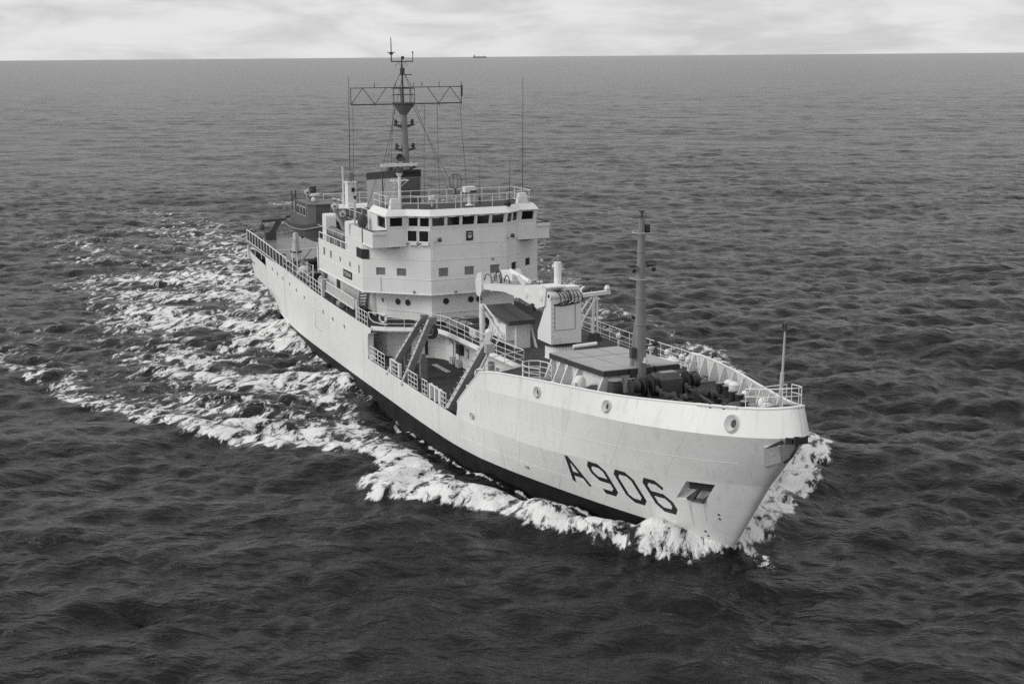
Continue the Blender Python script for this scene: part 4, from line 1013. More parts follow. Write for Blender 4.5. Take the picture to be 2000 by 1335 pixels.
mb = MB(); mb.tube((55.8, .7, 10.05), (52.4, .7, 10.35), .16, n=10); mb.tube((53.4, .7, 10.25), (49.6, .7, 9.75), .11, n=10); mb.box((52.2, .7, 10.0), (2.2, .5, .5)); kobj(mb, 'luffing_cylinder', WHITE2, True)
mb = MB(); mb.tube((55.6, .5, 9.7), (54.3, .5, 10.2), .22, .14, n=10); mb.bar((54.2, .9, 9.7), (53.2, .9, 10.5), .3, .3); kobj(mb, 'jib_knuckle', LGREY, True)
mb = MB()
pf = [(48.3, 9.75), (47.5, 9.55), (47.0, 8.9), (47.2, 7.95), (47.9, 7.8), (48.3, 8.3)]; n = len(pf)
mb.add([(x, .05, z) for x, z in pf] + [(x, .75, z) for x, z in pf], [tuple(range(n)), tuple(range(2 * n - 1, n - 1, -1))] + [(i, (i + 1) % n, n + (i + 1) % n, n + i)[::-1] for i in range(n)])
kobj(mb, 'jib_head', WHITE2)
mb = MB(); mb.path([(47.6, .2, 7.9), (47.75, .1, 6.6), (47.9, .0, 5.4)], .05, 6); kobj(mb, 'hoist_fall', WHITE2)
for k, (x0, x1, h) in enumerate(((48.4, 49.9, .55), (50.2, 51.4, .75), (50.4, 51.5, .85), (51.9, 52.9, .55))):
    mb = MB(); mb.path([((x0 + x1) / 2 - (x1 - x0) / 2 * math.cos(t), .28 + .05 * k, 9.1 + (x0 - 48) * .1 + h * math.sin(t)) for t in [math.pi * i / 10 for i in range(11)]], .035, 5); kobj(mb, 'hydraulic_hose', ROPE, True)
for k, y in enumerate((.75, .95, 1.2, 1.45, 1.6, 1.85, 2.05, 2.25)):
    d = .5 + .12 * math.sin(k * 2.1)
    mb = MB(); mb.path([(59.9, y, 10.05), (60.3, y + .06, 10.0), (60.52, y + .14 + .1 * math.sin(k), 9.75), (60.5, y + .2 + .12 * math.sin(k), 9.4), (60.35, y + .1, 9.3 - .12 * math.cos(k)), (60.24, y - .12, 9.16)], .035, 5)
    kobj(mb, 'hydraulic_hose', ROPE, True)
mb = MB(); mb.path([(60.26, .55, 9.14), (60.3, 1.2, 9.08), (60.28, 1.9, 9.16)], .05, 5); kobj(mb, 'hose_clamp_bar', ROPE)
mb = MB(); mb.box((57.6, .2, 8.6), (.35, .25, .5)); kobj(mb, 'boom_lamp', DARK)
# crane rest on the port side
cr = empty('boom_rest', (54.7, 6.2, 5.35), ship)
def robj(mb, name, m_):
    o = mb.build(name, m_, None); o.parent = cr; o.location = (-54.7, -6.2, -5.35); return o
mb = MB(); mb.add([(54.3, 5.75, 5.35), (55.1, 5.75, 5.35), (55.1, 6.65, 5.35), (54.3, 6.65, 5.35), (54.45, 5.95, 5.85), (54.95, 5.95, 5.85), (54.95, 6.45, 5.85), (54.45, 6.45, 5.85)], [(0, 1, 5, 4), (1, 2, 6, 5), (2, 3, 7, 6), (3, 0, 4, 7), (4, 5, 6, 7)]); robj(mb, 'rest_foot', DARK)
mb = MB(); mb.bar((54.7, 6.05, 5.8), (54.7, 6.1, 8.5), .16, .16); mb.bar((54.7, 6.4, 5.8), (54.7, 6.35, 8.5), .12, .12); robj(mb, 'rest_post', WHITE2)
mb = MB(); mb.bar((54.7, 5.1, 8.62), (54.7, 7.35, 8.72), .3, .26); robj(mb, 'rest_beam', WHITE2)
mb = MB(); mb.bar((54.7, 5.0, 7.3), (54.7, 5.9, 8.5), .1, .1); mb.bar((54.9, 5.0, 6.6), (54.8, 6.3, 8.5), .1, .1); robj(mb, 'rest_brace', WHITE2)
mb = MB(); mb.lathe((54.7, 7.15, 8.8), [(.16, 0), (.22, .2), (.14, .4)], 10); robj(mb, 'rest_lamp', WHITE2)

# ---------------------------------------------------------------- three folding gantry arms at the working well
def gantry(bot, top, post=None, w=.36, d=.42, fork=False):
    g = empty('gantry_arm', bot, ship); B = Vector(bot)
    def gobj(mb, name, m_):
        o = mb.build(name, m_, None); o.parent = g; o.location = -B; return o
    bot, top = Vector(bot), Vector(top)
    mb = MB(); mb.bar(bot, top, d, w, upv=(1, 0, 0)); gobj(mb, 'arm_beam', GANTRY)
    ax_ = (top - bot).normalized(); side = ax_.cross(Vector((1, 0, 0))).normalized()
    o2 = -side * (d / 2 + .012) if (-side).y < 0 else side * (d / 2 + .012)
    mb = MB(); mb.bar(bot + o2, top + o2, .025, w * .96, upv=(1, 0, 0)); gobj(mb, 'beam_flange', GANTRYL)
    n = int((top - bot).length / .42)
    for i in range(1, n):
        p = bot.lerp(top, i / n) + o2
        mb = MB(); mb.path([p + Vector((-.16, 0, 0)), p + o2.normalized() * .16 + Vector((-.16, 0, .03)), p + o2.normalized() * .16 + Vector((.16, 0, .03)), p + Vector((.16, 0, 0))], .022, 4); gobj(mb, 'step_rung', GANTRYL)
    if post:
        px_, py_, pz_ = post; mb = MB(); mb.box((px_, py_, (2.85 + pz_) / 2), (.5, .45, pz_ - 2.85)); mb.box((px_, py_, pz_ + .1), (.3, .3, .3)); gobj(mb, 'support_post', GANTRY)
        mb = MB(); mb.tube((px_, py_, pz_ - .3), bot.lerp(top, .35), .1, n=8); gobj(mb, 'ram', GANTRYL)
    if fork:
        mb = MB(); mb.bar(bot + Vector((.95, .55, .55)), top + Vector((.4, .1, -.1)), .14, .18, upv=(1, 0, 0)); gobj(mb, 'second_beam', GANTRYL)
        mb = MB(); mb.bar(top + Vector((-.2, 0, -.1)), top + Vector((-1.5, .75, .35)), .4, .35); mb.box(top + Vector((.15, .0, -.05)), (1.0, .55, .6)); gobj(mb, 'arm_head', GANTRYL)
        mb = MB(); mb.lathe(top + Vector((-1.7, .8, .45)), [(.12, -.2), (.24, 0), (.24, .15), (.1, .3)], 10); gobj(mb, 'head_lamp', WHITE2)
    else:
        mb = MB(); mb.box(top + Vector((0, .1, .0)), (.5, .5, .5)); gobj(mb, 'arm_head', GANTRY)
    return g
gantry((47.9, -7.1, 2.6), (48.3, -4.5, 6.65), (47.9, -5.6, 4.75))
gantry((51.4, -7.1, 2.55), (51.5, -5.0, 7.05), (51.1, -5.5, 4.4))
gantry((60.9, -7.0, 3.0), (61.1, -4.55, 7.0), None, .5, .6, fork=True)
mb = MB(); mb.tube((48.6, -4.3, 5.85), (50.4, -4.6, 6.0), .5, n=14); mb.tube((48.7, -4.3, 6.35), (50.2, -4.5, 6.5), .3, n=10); mb.build('cable_block', DARK, ship, smooth=True)
mb = MB(); mb.path([(48.3, -4.3, 6.2), (48.5, -4.8, 6.0), (49.5, -4.9, 5.6), (50.8, -4.7, 5.9), (51.3, -4.8, 6.4)], .05, 5); mb.build('slack_cable', GREY, ship)

# ---------------------------------------------------------------- railings on deck
zd = lambda x: z_deck(x)
wr = [(44.1, -6.1), (44.35, -5.7), (45.65, -3.2), (46.1, -2.75), (46.8, -2.45), (47.7, -2.35), (52, -2.28), (57, -2.2), (61.3, -2.05)]
railing([(x, y, zd(x) + .1) for x, y in wr], 1.0, (1.0, .6, .25), 1.45)
railing([(61.3, -2.05, zd(61.3) + .1), (62.9, -5.4, zd(62.9) + .1)], 1.0, (1.0, .5, .1), 1.8)
railing([(62.9, -5.4, zd(62.9) + .1), (63.2, -5.9, zd(63) - .5), (64.6, -6.2, zd(64) - .3)], 1.0, (1.0, .5), 1.2)
mb = MB(); mb.path([(43.05, -7.05, 6.45), (43.15, -7.0, 6.0), (43.4, -6.8, 5.75), (43.9, -6.3, 5.62), (44.2, -5.95, 5.6)], .04, 6); mb.build('swept_rail', WHITE2, ship, smooth=True)
mb = MB(); mb.path([(43.05, -7.05, 6.45), (43.6, -6.6, 6.42), (44.2, -5.95, 6.4)], .04, 6); mb.build('swept_rail', WHITE2, ship, smooth=True)
pr = [(46 + 1.0 * i) for i in range(24)]
railing([(x, h_t(x) - .1, zd(x)) for x in pr], 1.05, (1.0, .6, .25), 1.5)
railing([(x, h_t(x) - .1, zd(x)) for x in (30, 34, 38, 42, 46)], 1.05, (1.0, .6, .25), 2.0)
# gate rails in the well opening (starboard gunwale)
for xa, xb in ((43.5, 45.4), (45.5, 47.1), (48.9, 50.3), (52.6, 54.6), (55.6, 56.7), (59.3, 60.4)):
    g = railing([(xa, -7.12, 2.95), (xb, -7.12, 2.97)], 1.0, (1.0, .66, .33, .03), .65, .034, name='gate_rail')
for x in (48.55, 50.5, 57.2, 58.2, 59.1):
    mb = MB(); mb.box((x, -7.05, 3.45), (.28, .2, 1.0)); mb.bar((x - .1, -6.95, 3.0), (x - .1, -6.4, 2.4), .08, .12); mb.build('gate_stanchion', WHITE2, ship)
mb = MB(); mb.bar((57.3, -7.05, 3.9), (59.0, -7.05, 3.9), .08, .08); mb.bar((48.6, -7.05, 3.9), (50.4, -7.05, 3.9), .08, .08); mb.build('gate_top_bar', WHITE2, ship)
# side deck railing, accommodation ladder
railing([(x, -h_t(x) + .06, zd(x)) for x in (14.5, 18, 22, 25)], 1.0, (1.0, .5, .02), 1.3, .03)
railing([(25.5, -7.02, zd(25.5)), (29.4, -7.08, zd(29.4))], 1.05, (1.0, .6, .25), 1.0)
mb = MB(); mb.box((29.6, -7.0, 6.3), (.28, .24, 1.5)); mb.build('ladder_stanchion', WHITE2, ship)
mb = MB(); mb.box((39.9, -7.0, 6.15), (.26, .22, 1.5)); mb.build('ladder_stanchion', WHITE2, ship)
railing([(40.0, -7.08, zd(40)), (42.9, -7.1, zd(42.9))], 1.05, (1.0, .66, .33), .8)
mb = MB(); mb.slab((30.4, -6.95, 6.15), (38.8, -6.95, 5.95), (38.8, -6.85, 6.75), (30.4, -6.85, 6.95), .06); ac = mb.build('accommodation_ladder', LGREY, ship)
for i in range(22):
    x = 30.6 + i * .38; mb = MB(); mb.bar((x, -6.97, 6.2 - i * .009), (x + .12, -6.88, 6.88 - i * .009), .035, .03); mb.build('ladder_tread', WHITE2, ac)
mb = MB(); mb.path([(30.4, -6.98, 6.18), (38.8, -6.98, 5.98)], .05, 5); mb.path([(30.4, -6.88, 6.96), (38.8, -6.88, 6.76)], .05, 5); mb.build('ladder_side', WHITE2, ac)
mb = MB(); mb.tube((34.3, -6.9, 5.75), (35.2, -6.9, 5.75), .28, n=10); mb.build('ladder_winch', GREY, ship)
for x in (32.2, 36.5): 
    mb = MB(); mb.bar((x, -6.9, 5.5), (x + .3, -6.9, 6.2), .07, .07); mb.build('ladder_support', GREY, ship)
# helicopter deck safety nets raised as screens
hs = [(-3.3, -6.4), (2.0, -6.5), (6.6, -6.62), (12.0, -6.75), (16.0, -6.82)]
railing([(x, y, 6.42 - (x + 4) * .024 if x < 12 else zd(x)) for x, y in hs], 1.2, (1.0, .03), 1.45, .05, name='net_frame')
for i in range(19):
    x = -3.2 + i * .95; y = float(np.interp(x, [a for a, b in hs], [b for a, b in hs])); z = 6.42 - (x + 4) * .024 if x < 12 else zd(x)
    mb = MB(); mb.box((x + .46, y + .06, z + .58), (.93, .03, 1.0)); mb.build('safety_net', BLACK, ship)
railing([(-4.0, -5.5, 6.4), (-4.0, 5.5, 6.4)], 1.0, (1.0, .5), 2.0, .03, mat_=GREY)
mb = MB(); mb.path([(-2.5, -6.35, 6.1), (6.2, -6.6, 5.95)], .05, 5)
for x in (-2.5, .4, 3.3, 6.1): mb.path([(x, -6.4, 6.05), (x + .1, -6.4, 5.3)], .05, 5)
mb.build('deck_pillar', WHITE2, ship)
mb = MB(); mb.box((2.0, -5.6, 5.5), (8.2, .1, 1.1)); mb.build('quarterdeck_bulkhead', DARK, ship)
mb = MB(); mb.prism([(-2.9, -6.2), (7, -6.5), (7, 6.5), (-2.9, 6.2)], 4.3, 4.4); mb.build('quarterdeck', DECK, ship)
mb = MB(); mb.box((-2.9, -6.35, 5.3), (.3, .3, 1.4)); mb.build('stern_post', WHITE2, ship)
# stern gantry
sg = empty('stern_gantry', (-3.5, -3.8, 6.4), ship)
def sobj(mb, name, m_):
    o = mb.build(name, m_, None); o.parent = sg; o.location = (3.5, 3.8, -6.4); return o
mb = MB(); mb.box((-3.4, -3.9, 6.8), (.9, 1.1, .85)); sobj(mb, 'gantry_foot', MASTD)
mb = MB(); mb.bar((-3.4, -3.8, 7.1), (-3.4, -2.9, 8.35), .55, .5, w2=.5, h2=.5); sobj(mb, 'gantry_post', MASTD)
mb = MB(); mb.bar((-3.4, -4.75, 8.4), (-3.4, -1.4, 8.5), .45, .28); sobj(mb, 'gantry_beam', MASTD)
mb = MB(); mb.lathe((-3.4, -4.75, 7.6), [(.05, .75), (.06, .5), (.24, .4), (.3, .1), (.2, -.1)], 10); sobj(mb, 'gantry_block', MASTD)
# boat davits
for x, z in ((19.6, 13.5), (28.6, 13.1)):
    dv_ = empty('boat_davit', (x, -4.4, 6), ship)
    def dobj(mb, name, m_, smooth=False):
        o = mb.build(name, m_, None, smooth); o.parent = dv_; o.location = (-x, 4.4, -6); return o
    mb = MB(); mb.bar((x, -4.6, 5.7), (x, -4.6, z - 2.4), .35, .4); mb.bar((x, -4.6, z - 2.5), (x, -5.7, z), .3, .35, w2=.24, h2=.22); dobj(mb, 'davit_arm', WHITE)
    mb = MB(); mb.bar((x + .25, -4.0, z - 2.2), (x + .25, -5.6, z - .1), .25, .8, w2=.2, h2=.3); dobj(mb, 'davit_cradle', GREY)
    for dx, dy, dz in ((.32, -5.55, -.1), (.36, -4.9, -.75)):
        mb = MB(); mb.lathe((x + dx, dy, z + dz), [(.22, 0), (.3, .04), (.22, .08), (.3, .12), (.22, .16), (.06, .18)], 16, axis=(.9, -.35, .1)); dobj(mb, 'davit_sheave', LGREY, True)
        mb = MB(); mb.lathe((x + dx + .17, dy - .06, z + dz), [(.09, 0), (.09, .03)], 10, axis=(.9, -.35, .1)); dobj(mb, 'sheave_hub', DARK)
    mb = MB(); mb.path([(x, -5.8, z - .1), (x, -5.9, z - 1.5)], .03, 5); dobj(mb, 'boat_fall', GREY)
for a, b in (((16.8, -6.0, 9.1), (18.9, -6.5, 6.6)), ((18.9, -6.5, 6.6), (24.5, -6.6, 8.9)), ((18.9, -6.5, 6.6), (19.2, -6.5, 5.9))):
    mb = MB(); mb.tube(a, b, .07, n=6); mb.build('boat_prop_strut', GREY, ship)
mb = MB(); mb.tube((16.5, -6.4, 9.0), (17.3, -6.2, 8.6), .04, n=5); mb.build('lashing', GREY, ship)

# ---------------------------------------------------------------- foredeck gear
wl = empty('anchor_windlass', (75.6, .6, 6.2), ship)
def wobj(mb, name, m_, smooth=True):
    o = mb.build(name, m_, None, smooth); o.parent = wl; o.location = (-75.6, -.6, -6.2); return o
zw = z_deck(75.5)
mb = MB(); mb.box((75.5, .55, zw + .12), (2.6, 4.2, .22)); wobj(mb, 'windlass_bed', DARK, False)
mb = MB(); mb.tube((75.4, -1.35, zw + .85), (75.4, 2.6, zw + .85), .14, n=12); wobj(mb, 'windlass_shaft', DARK)
for y, r, w in ((-1.3, .42, .5), (-.75, .5, .16), (-.3, .62, .14), (2.0, .6, .14), (2.5, .42, .5)):
    mb = MB(); mb.lathe((75.4, y, zw + .85), [(r * .7, -w / 2), (r, -w / 2 + .03), (r * .75, 0), (r, w / 2 - .03), (r * .7, w / 2)], 18, axis=(0, 1, 0)); wobj(mb, 'windlass_drum', DARK)
mb = MB(); mb.prism([(74.9, .2), (75.9, .2), (75.9, 1.5), (74.9, 1.5)], zw + .2, zw + 1.15, bottom=False); mb.add([(74.9, .2, zw + 1.15), (75.9, .2, zw + 1.15), (75.9, 1.5, zw + 1.15), (74.9, 1.5, zw + 1.15), (75.0, .35, zw + 1.45), (75.6, .35, zw + 1.45), (75.6, 1.35, zw + 1.45), (75.0, 1.35, zw + 1.45)], [(0, 1, 5, 4), (1, 2, 6, 5), (2, 3, 7, 6), (3, 0, 4, 7), (4, 5, 6, 7)]); wobj(mb, 'gear_case', MASTD, False)
mb = MB(); mb.box((75.3, .85, zw + 1.47), (.5, .9, .05)); wobj(mb, 'case_lid', GREY, False)
for y in (-.55, .1, 1.75, 2.3):
    mb = MB(); mb.add([(74.8, y - .06, zw + .2), (76.0, y - .06, zw + .2), (75.4, y - .06, zw + 1.15), (74.8, y + .06, zw + .2), (76.0, y + .06, zw + .2), (75.4, y + .06, zw + 1.15)], [(0, 1, 2), (5, 4, 3), (0, 3, 4, 1), (1, 4, 5, 2), (2, 5, 3, 0)]); wobj(mb, 'shaft_bearing', DARK, False)
for y in (-.3, 1.6):
    mb = MB(); z = z_deck(77.5)
    mb.lathe((77.8, y, z + .5), [(.2, -.3), (.34, -.26), (.24, 0), (.34, .26), (.2, .3)], 14, axis=(0, 1, 0)); mb.lathe((78.1, y + .6, z + .45), [(.2, -.2), (.3, -.16), (.2, 0), (.3, .16), (.2, .2)], 14, axis=(0, 1, 0)); mb.bar((76.2, y, z + .6), (81.5, y * .5, z_deck(81.5) + .15), .16, .14); mb.box((78.0, y + .3, z + .15), (.9, 1.3, .3)); wobj(mb, 'chain_stopper', DARK)
# ventilator drum with a light mushroom top left of the mast
mb = MB(); mb.lathe((74.35, -1.95, z_deck(74.3)), [(.5, 0), (.42, .9), (.36, 1.05)], 18); vn = mb.build('drum_ventilator', DARK, ship, smooth=True)
mb = MB(); mb.lathe((74.35, -1.95, z_deck(74.3) + 1.12), [(.2, -.1), (.42, 0), (.4, .06), (.1, .1)], 20); mb.build('ventilator_cap', GREY, vn, smooth=True)
# breakwater plates
for pts in ([(71.0, -4.7, .42), (71.6, -3.5, .5), (71.65, -3.35, .25), (71.9, -2.95, .25), (72.2, -2.4, .55), (72.6, -.9, .62)], [(72.6, 2.7, .62), (72.2, 3.3, .55), (71.9, 3.9, .55), (71.2, 4.6, .4)]):
    mb = MB(); vs = []
    for x, y, h in pts: z = z_deck(x); vs += [(x, y, z - .02), (x, y, z + h), (x - .05, y, z - .02), (x - .05, y, z + h)]
    fs = []
    for i in range(len(pts) - 1): a = 4 * i; b = a + 4; fs += [(a, b, b + 1, a + 1), (a + 2, a + 3, b + 3, b + 2), (a + 1, b + 1, b + 3, a + 3)]
    mb.add(vs, fs); bw_ = mb.build('breakwater', GREY, ship)
    mb = MB(); mb.path([(x, y, z_deck(x) + h + .02) for x, y, h in pts], .055, 5); mb.build('breakwater_rail', WHITE2, bw_)
# bollards, hatches, small gear
def bollard(x, y):
    z = z_deck(x); b = empty('twin_bollard', (x, y, z), ship)
    for dx in (-.38, .38):
        mb = MB(); mb.lathe((dx, 0, 0), [(.2, 0), (.2, .55), (.25, .57), (.25, .66), (.1, .68)], 12); mb.build('bollard_post', DARK, b, smooth=True)
        mb = MB(); mb.lathe((dx, 0, .685), [(.23, 0), (.2, .02)], 12); mb.build('bollard_cap', GREY, b)
    mb = MB(); mb.box((0, 0, .05), (1.3, .55, .1)); mb.build('bollard_base', DARK, b)
for x, y in ((76.6, 3.7), (79.3, 2.9), (80.2, -2.4), (70.8, -5.6), (82.5, 1.7)): bollard(x, y)
mb = MB(); z = z_deck(81.5); mb.lathe((81.3, 1.9, z), [(.75, 0), (.75, .3), (.55, .42), (.2, .45)], 18); mb.build('rope_drum', DARK, ship, smooth=True)
mb = MB(); z = z_deck(83.6); mb.add([(82.9, -.6, z + .55), (84.2, -.3, z + .62), (84.2, .7, z + .62), (82.9, 1.0, z + .55), (83.4, .15, z + .85)], [(0, 1, 4), (1, 2, 4), (2, 3, 4), (3, 0, 4)]); mb.box((83.55, .2, z + .27), (1.2, 1.2, .55)); mb.build('skylight_hatch', MASTD, ship)
mb = MB(); z = z_deck(85.6); mb.box((85.5, .1, z + .3), (.7, .8, .6)); mb.build('deck_locker', DARK, ship)
mb = MB(); z = z_deck(79); mb.lathe((79.6, .9, z), [(.9, 0), (.9, .16), (.7, .2), (.66, .08)], 20); mb.build('rope_coil', DARK, ship, smooth=True)
# white ventilators and fairlead rollers along the port bulwark
for x, r, h in ((76.3, .3, .75), (77.3, .32, .8), (79.6, .22, .7), (83.0, .24, .85), (84.0, .34, .75)):
    y = h_t(x) - .65 if x < 83 else h_t(x) - .55; z = z_deck(x)
    mb = MB(); mb.lathe((x, y, z), [(r * .6, 0), (r * .6, h * .5), (r, h * .55), (r, h * .95), (r * .6, h * 1.1), (r * .1, h * 1.15)], 14); mb.build('mushroom_ventilator', WHITE2, ship, smooth=True)
for x in (66.8, 68.0, 61.0, 62.1, 64.5, 57.3):
    y = h_t(x) - .45; z = z_deck(x); mb = MB(); mb.tube((x, y, z), (x, y, z + .5), .07, n=6); mb.lathe((x, y, z + .5), [(.1, 0), (.19, .08), (.19, .28), (.08, .4)], 10); mb.build('deck_lamp', WHITE2, ship, smooth=True)
mb = MB(); z = z_deck(69.5); mb.lathe((69.6, 4.3, z + .3), [(.22, -.3), (.22, .3), (.42, .4), (.42, .75), (.2, .95)], 14); mb.lathe((68.7, 4.4, z + .2), [(.3, -.2), (.3, .6), (.1, .75)], 12); mb.build('cowl_ventilator', WHITE2, ship, smooth=True)
# bulwark stiffeners (both sides)
for i in range(10):
    x = 68.4 + i * 1.85
    for s in (-1, 1):
        y = h_t(x) - .1; zt1 = z_tf(x) - .03; zb1 = z_deck(x); yb = min(h_1(x), h_t(x) + .15) - .1
        mb = MB(); w = .03
        mb.add([(x - w, s * y, zt1), (x + w, s * y, zt1), (x + w, s * (y - .12), zt1), (x - w, s * (y - .12), zt1), (x - w, s * yb, zb1), (x + w, s * yb, zb1), (x + w, s * (y - .5), zb1), (x - w, s * (y - .5), zb1)],
               [(0, 4, 7, 3), (1, 2, 6, 5), (3, 7, 6, 2), (0, 3, 2, 1)]); mb.build('bulwark_stiffener', WHITE2, ship)
# pulpit platform at the stem head
mb = MB(); mb.add([(86.9, -1.25, 8.42), (88.6, -.75, 8.72), (89.55, -.2, 8.92), (89.55, .2, 8.92), (88.6, .75, 8.72), (86.9, 1.25, 8.42)], [(0, 1, 2, 3, 4, 5), (5, 4, 3, 2, 1, 0)]); pl = mb.build('bow_platform', DECK, ship)
railing([(86.95, 1.1, 8.42), (86.95, -1.25, 8.42), (88.5, -.8, 8.7), (89.5, -.25, 8.9), (89.5, .25, 8.9), (88.5, .8, 8.7), (87.3, 1.15, 8.5)], 1.0, (1.0, .62, .1), 1.1, .03)
mb = MB(); mb.tube((88.2, -.05, 8.6), (88.4, -.05, 12.5), .075, .045, n=8); mb.add([(88.2, -.25, 8.65), (88.2, .15, 8.65), (88.2, -.05, 9.15)], [(0, 1, 2), (2, 1, 0)]); js = mb.build('jackstaff', LGREY, ship, smooth=True)
mb = MB(); mb.box((88.4, -.05, 12.5), (.36, .42, .05)); mb.lathe((88.4, -.05, 12.52), [(.1, 0), (.12, .25), (.05, .32)], 10); mb.tube((88.4, -.2, 12.5), (88.4, -.2, 12.85), .03, n=5); mb.build('staff_lamp', MASTD, js)
mb = MB(); mb.tube((88.2, -.05, 9.0), (88.28, -.05, 10.4), .1, n=8); mb.build('staff_sleeve', LGREY, js)
# ladder-well guard on the foredeck
gc = (66.3, -3.3)
railing([(gc[0] + 1.25 * math.cos(t), gc[1] + .85 * math.sin(t), z_deck(66) ) for t in [math.radians(a) for a in (60, 100, 140, 180, 220, 260, 300, 340)]], 1.05, (1.0, .66, .33), .8, .034, name='ladder_guard')
mb = MB(); mb.lathe((66.9, -3.5, z_deck(66.9)), [(.6, 0), (.6, .22), (.5, .3), (.1, .34)], 16); mb.build('booby_hatch', GREY, ship, smooth=True)
# lockers beside the companion hatch
for x, y, s in ((50.0, -.9, (1.3, .9, .7)), (48.2, -.4, (1.5, 1.0, .8))):
    z = z_deck(x); mb = MB(); mb.box((x, y, z + s[2] / 2), s); lk = mb.build('deck_locker', WHITE2, ship)
    mb = MB(); mb.box((x, y, z + s[2] + .04), (s[0] + .08, s[1] + .08, .1)); mb.build('locker_lid', DARK, lk)

# anchor chains lying from the windlass to the hawse pipes, spare rope
for y0, y1 in ((-.3, -.75), (1.55, .95)):
    mb = MB(); n = 26
    for i in range(n):
        t = i / (n - 1); x = 76.3 + 6.3 * t; y = y0 + (y1 - y0) * t; z = z_deck(x) + .75 * (1 - t) ** 2 + .07
        if i % 2: mb.box((x, y, z), (.3, .18, .07))
        else: mb.box((x, y, z), (.3, .07, .18))
    mb.build('anchor_chain', RUST, ship)
for x, y, r in ((78.9, -1.9, .42), (82.2, .3, .36), (70.3, -4.6, .4), (72.0, 4.9, .4)):
    mb = MB(); z = z_deck(x) + .05
    mb.path([(x + (r * (1 - .07 * (k // 12))) * math.cos(k * math.pi / 6), y + (r * (1 - .07 * (k // 12))) * math.sin(k * math.pi / 6), z + .05 * (k // 12)) for k in range(48)], .045, 5)
    mb.build('coiled_line', GREY, ship, smooth=True)

# aft deck clutter: mooring winch, bollards, lockers, ventilators
z = z_deck(15)
mb = MB(); mb.tube((15.2, -5.3, z + .55), (15.2, -3.9, z + .55), .32, n=14); mb.box((15.2, -4.6, z + .15), (1.2, 1.9, .3)); mb.box((15.2, -3.7, z + .5), (.7, .4, .9)); mb.build('mooring_winch', DARK, ship)
for x, y, r, h in ((13.6, -5.6, .18, .9), (17.6, -5.7, .2, 1.1), (21.8, -4.9, .24, 1.5), (26.5, -6.3, .2, 1.2)):
    mb = MB(); mb.lathe((x, y, z_deck(x)), [(r * .6, 0), (r * .6, h * .6), (r, h * .65), (r, h * .95), (r * .3, h * 1.05)], 12); mb.build('mushroom_ventilator', LGREY, ship, smooth=True)
for x, y, s in ((16.6, -5.2, (1.0, .6, .7)), (25.6, -6.0, (.9, .5, .8)), (27.4, -6.2, (.7, .5, 1.1)), (9.0, -5.6, (.8, .6, .6))):
    mb = MB(); mb.box((x, y, z_deck(x) + s[2] / 2), s); mb.build('stowage_box', LGREY if x > 20 else GREY, ship)
for x in (17.2, 19.0, 22.6, 24.6):
    mb = MB(); mb.tube((x, -6.55, z_deck(x)), (x, -6.5, z_deck(x) + 1.9), .06, n=6); mb.build('awning_stanchion', WHITE2, ship)
mb = MB(); mb.path([(17.2, -6.5, 7.6), (20.0, -6.5, 7.5), (24.6, -6.5, 7.45)], .035, 5); mb.build('ridge_rope', GREY, ship)
# pipes and cable runs on the deckhouse front
for (x, y), z0, z1 in (((45.94, 2.6), 8.0, 11.5), ((43.2, -6.1), 8.0, 9.1), ((44.6, 4.55), 8.0, 11.4), ((45.94, -2.85), 10.5, 11.6)):
    mb = MB(); mb.path([(x, y, z0), (x, y, z1)], .03, 5); mb.build('cable_conduit', WHITE2, house)
for x, y, z in ((45.0, -4.05, 8.05), (45.98, -1.1, 8.02), (45.98, 1.9, 10.3)):
    mb = MB(); mb.box((x, y, z), (.14, .14, .16)); mb.build('wall_lamp', GREY, house)
mb = MB()
for i in range(12): mb.bar((44.35, 4.85, 8.1 + .28 * i), (44.2, 5.05, 8.1 + .28 * i), .03, .03)
mb.build('wall_rungs', WHITE2, house)
# stays of the main mast
for a, b in (((31.0, .7, 21.4), (36.5, 3.6, 12.3)), ((31.0, -.7, 21.4), (36.0, -3.9, 12.3)), ((30.9, 0, 24.2), (41.5, .4, 14.2)), ((30.8, 0, 23.6), (22.4, .3, 14.0))):
    mb = MB(); mb.path([a, tuple(Vector(a).lerp(Vector(b), .5) - Vector((0, 0, .12))), b], .02, 4); mb.build('stay_wire', MASTD, mm)
# ================================================================ loose things on board
# survey launch in the davits
boat = empty('survey_launch', (23.4, -5.9, 9.55))
boat.scale = (1.0, 1.12, 1.3)
tag(boat, 'dark grey survey launch with cabin hanging in the davits above the side deck', 'boat')
BX0, BX1 = -5.6, 5.9
hb = pchip([-5.6, -5.2, -3, 0, 2.5, 4.5, 5.5, 5.9], [1.05, 1.25, 1.5, 1.6, 1.5, 1.0, .4, .03])
zs_ = pchip([-5.6, -2, 2, 5.9], [1.25, 1.15, 1.25, 1.75]); zk_ = pchip([-5.6, -4.6, -3, 2, 4.5, 5.9], [.75, .45, .12, .0, .25, 1.2])
mb = MB(); st = [BX0 + (BX1 - BX0) * i / 22 for i in range(23)]; prof = [(0, 0), (.45, .12), (.8, .4), (.95, .72), (1, 1)]
vs = []
for x in st:
    for s in (-1, 1):
        for a, b in (prof if s > 0 else prof):
            vs.append((x, s * hb(x) * a, zk_(x) + (zs_(x) - zk_(x)) * b))
fs = []
for i in range(22):
    for s in (0, 1):
        for j in range(4):
            a = i * 10 + s * 5 + j; q = (a, a + 10, a + 11, a + 1); fs.append(q if s == 0 else q[::-1])
fs.append((0, 1, 2, 3, 4, 9, 8, 7, 6, 5))
mb.add(vs, fs); mb.build('boat_hull', BOATH, boat, smooth=35)
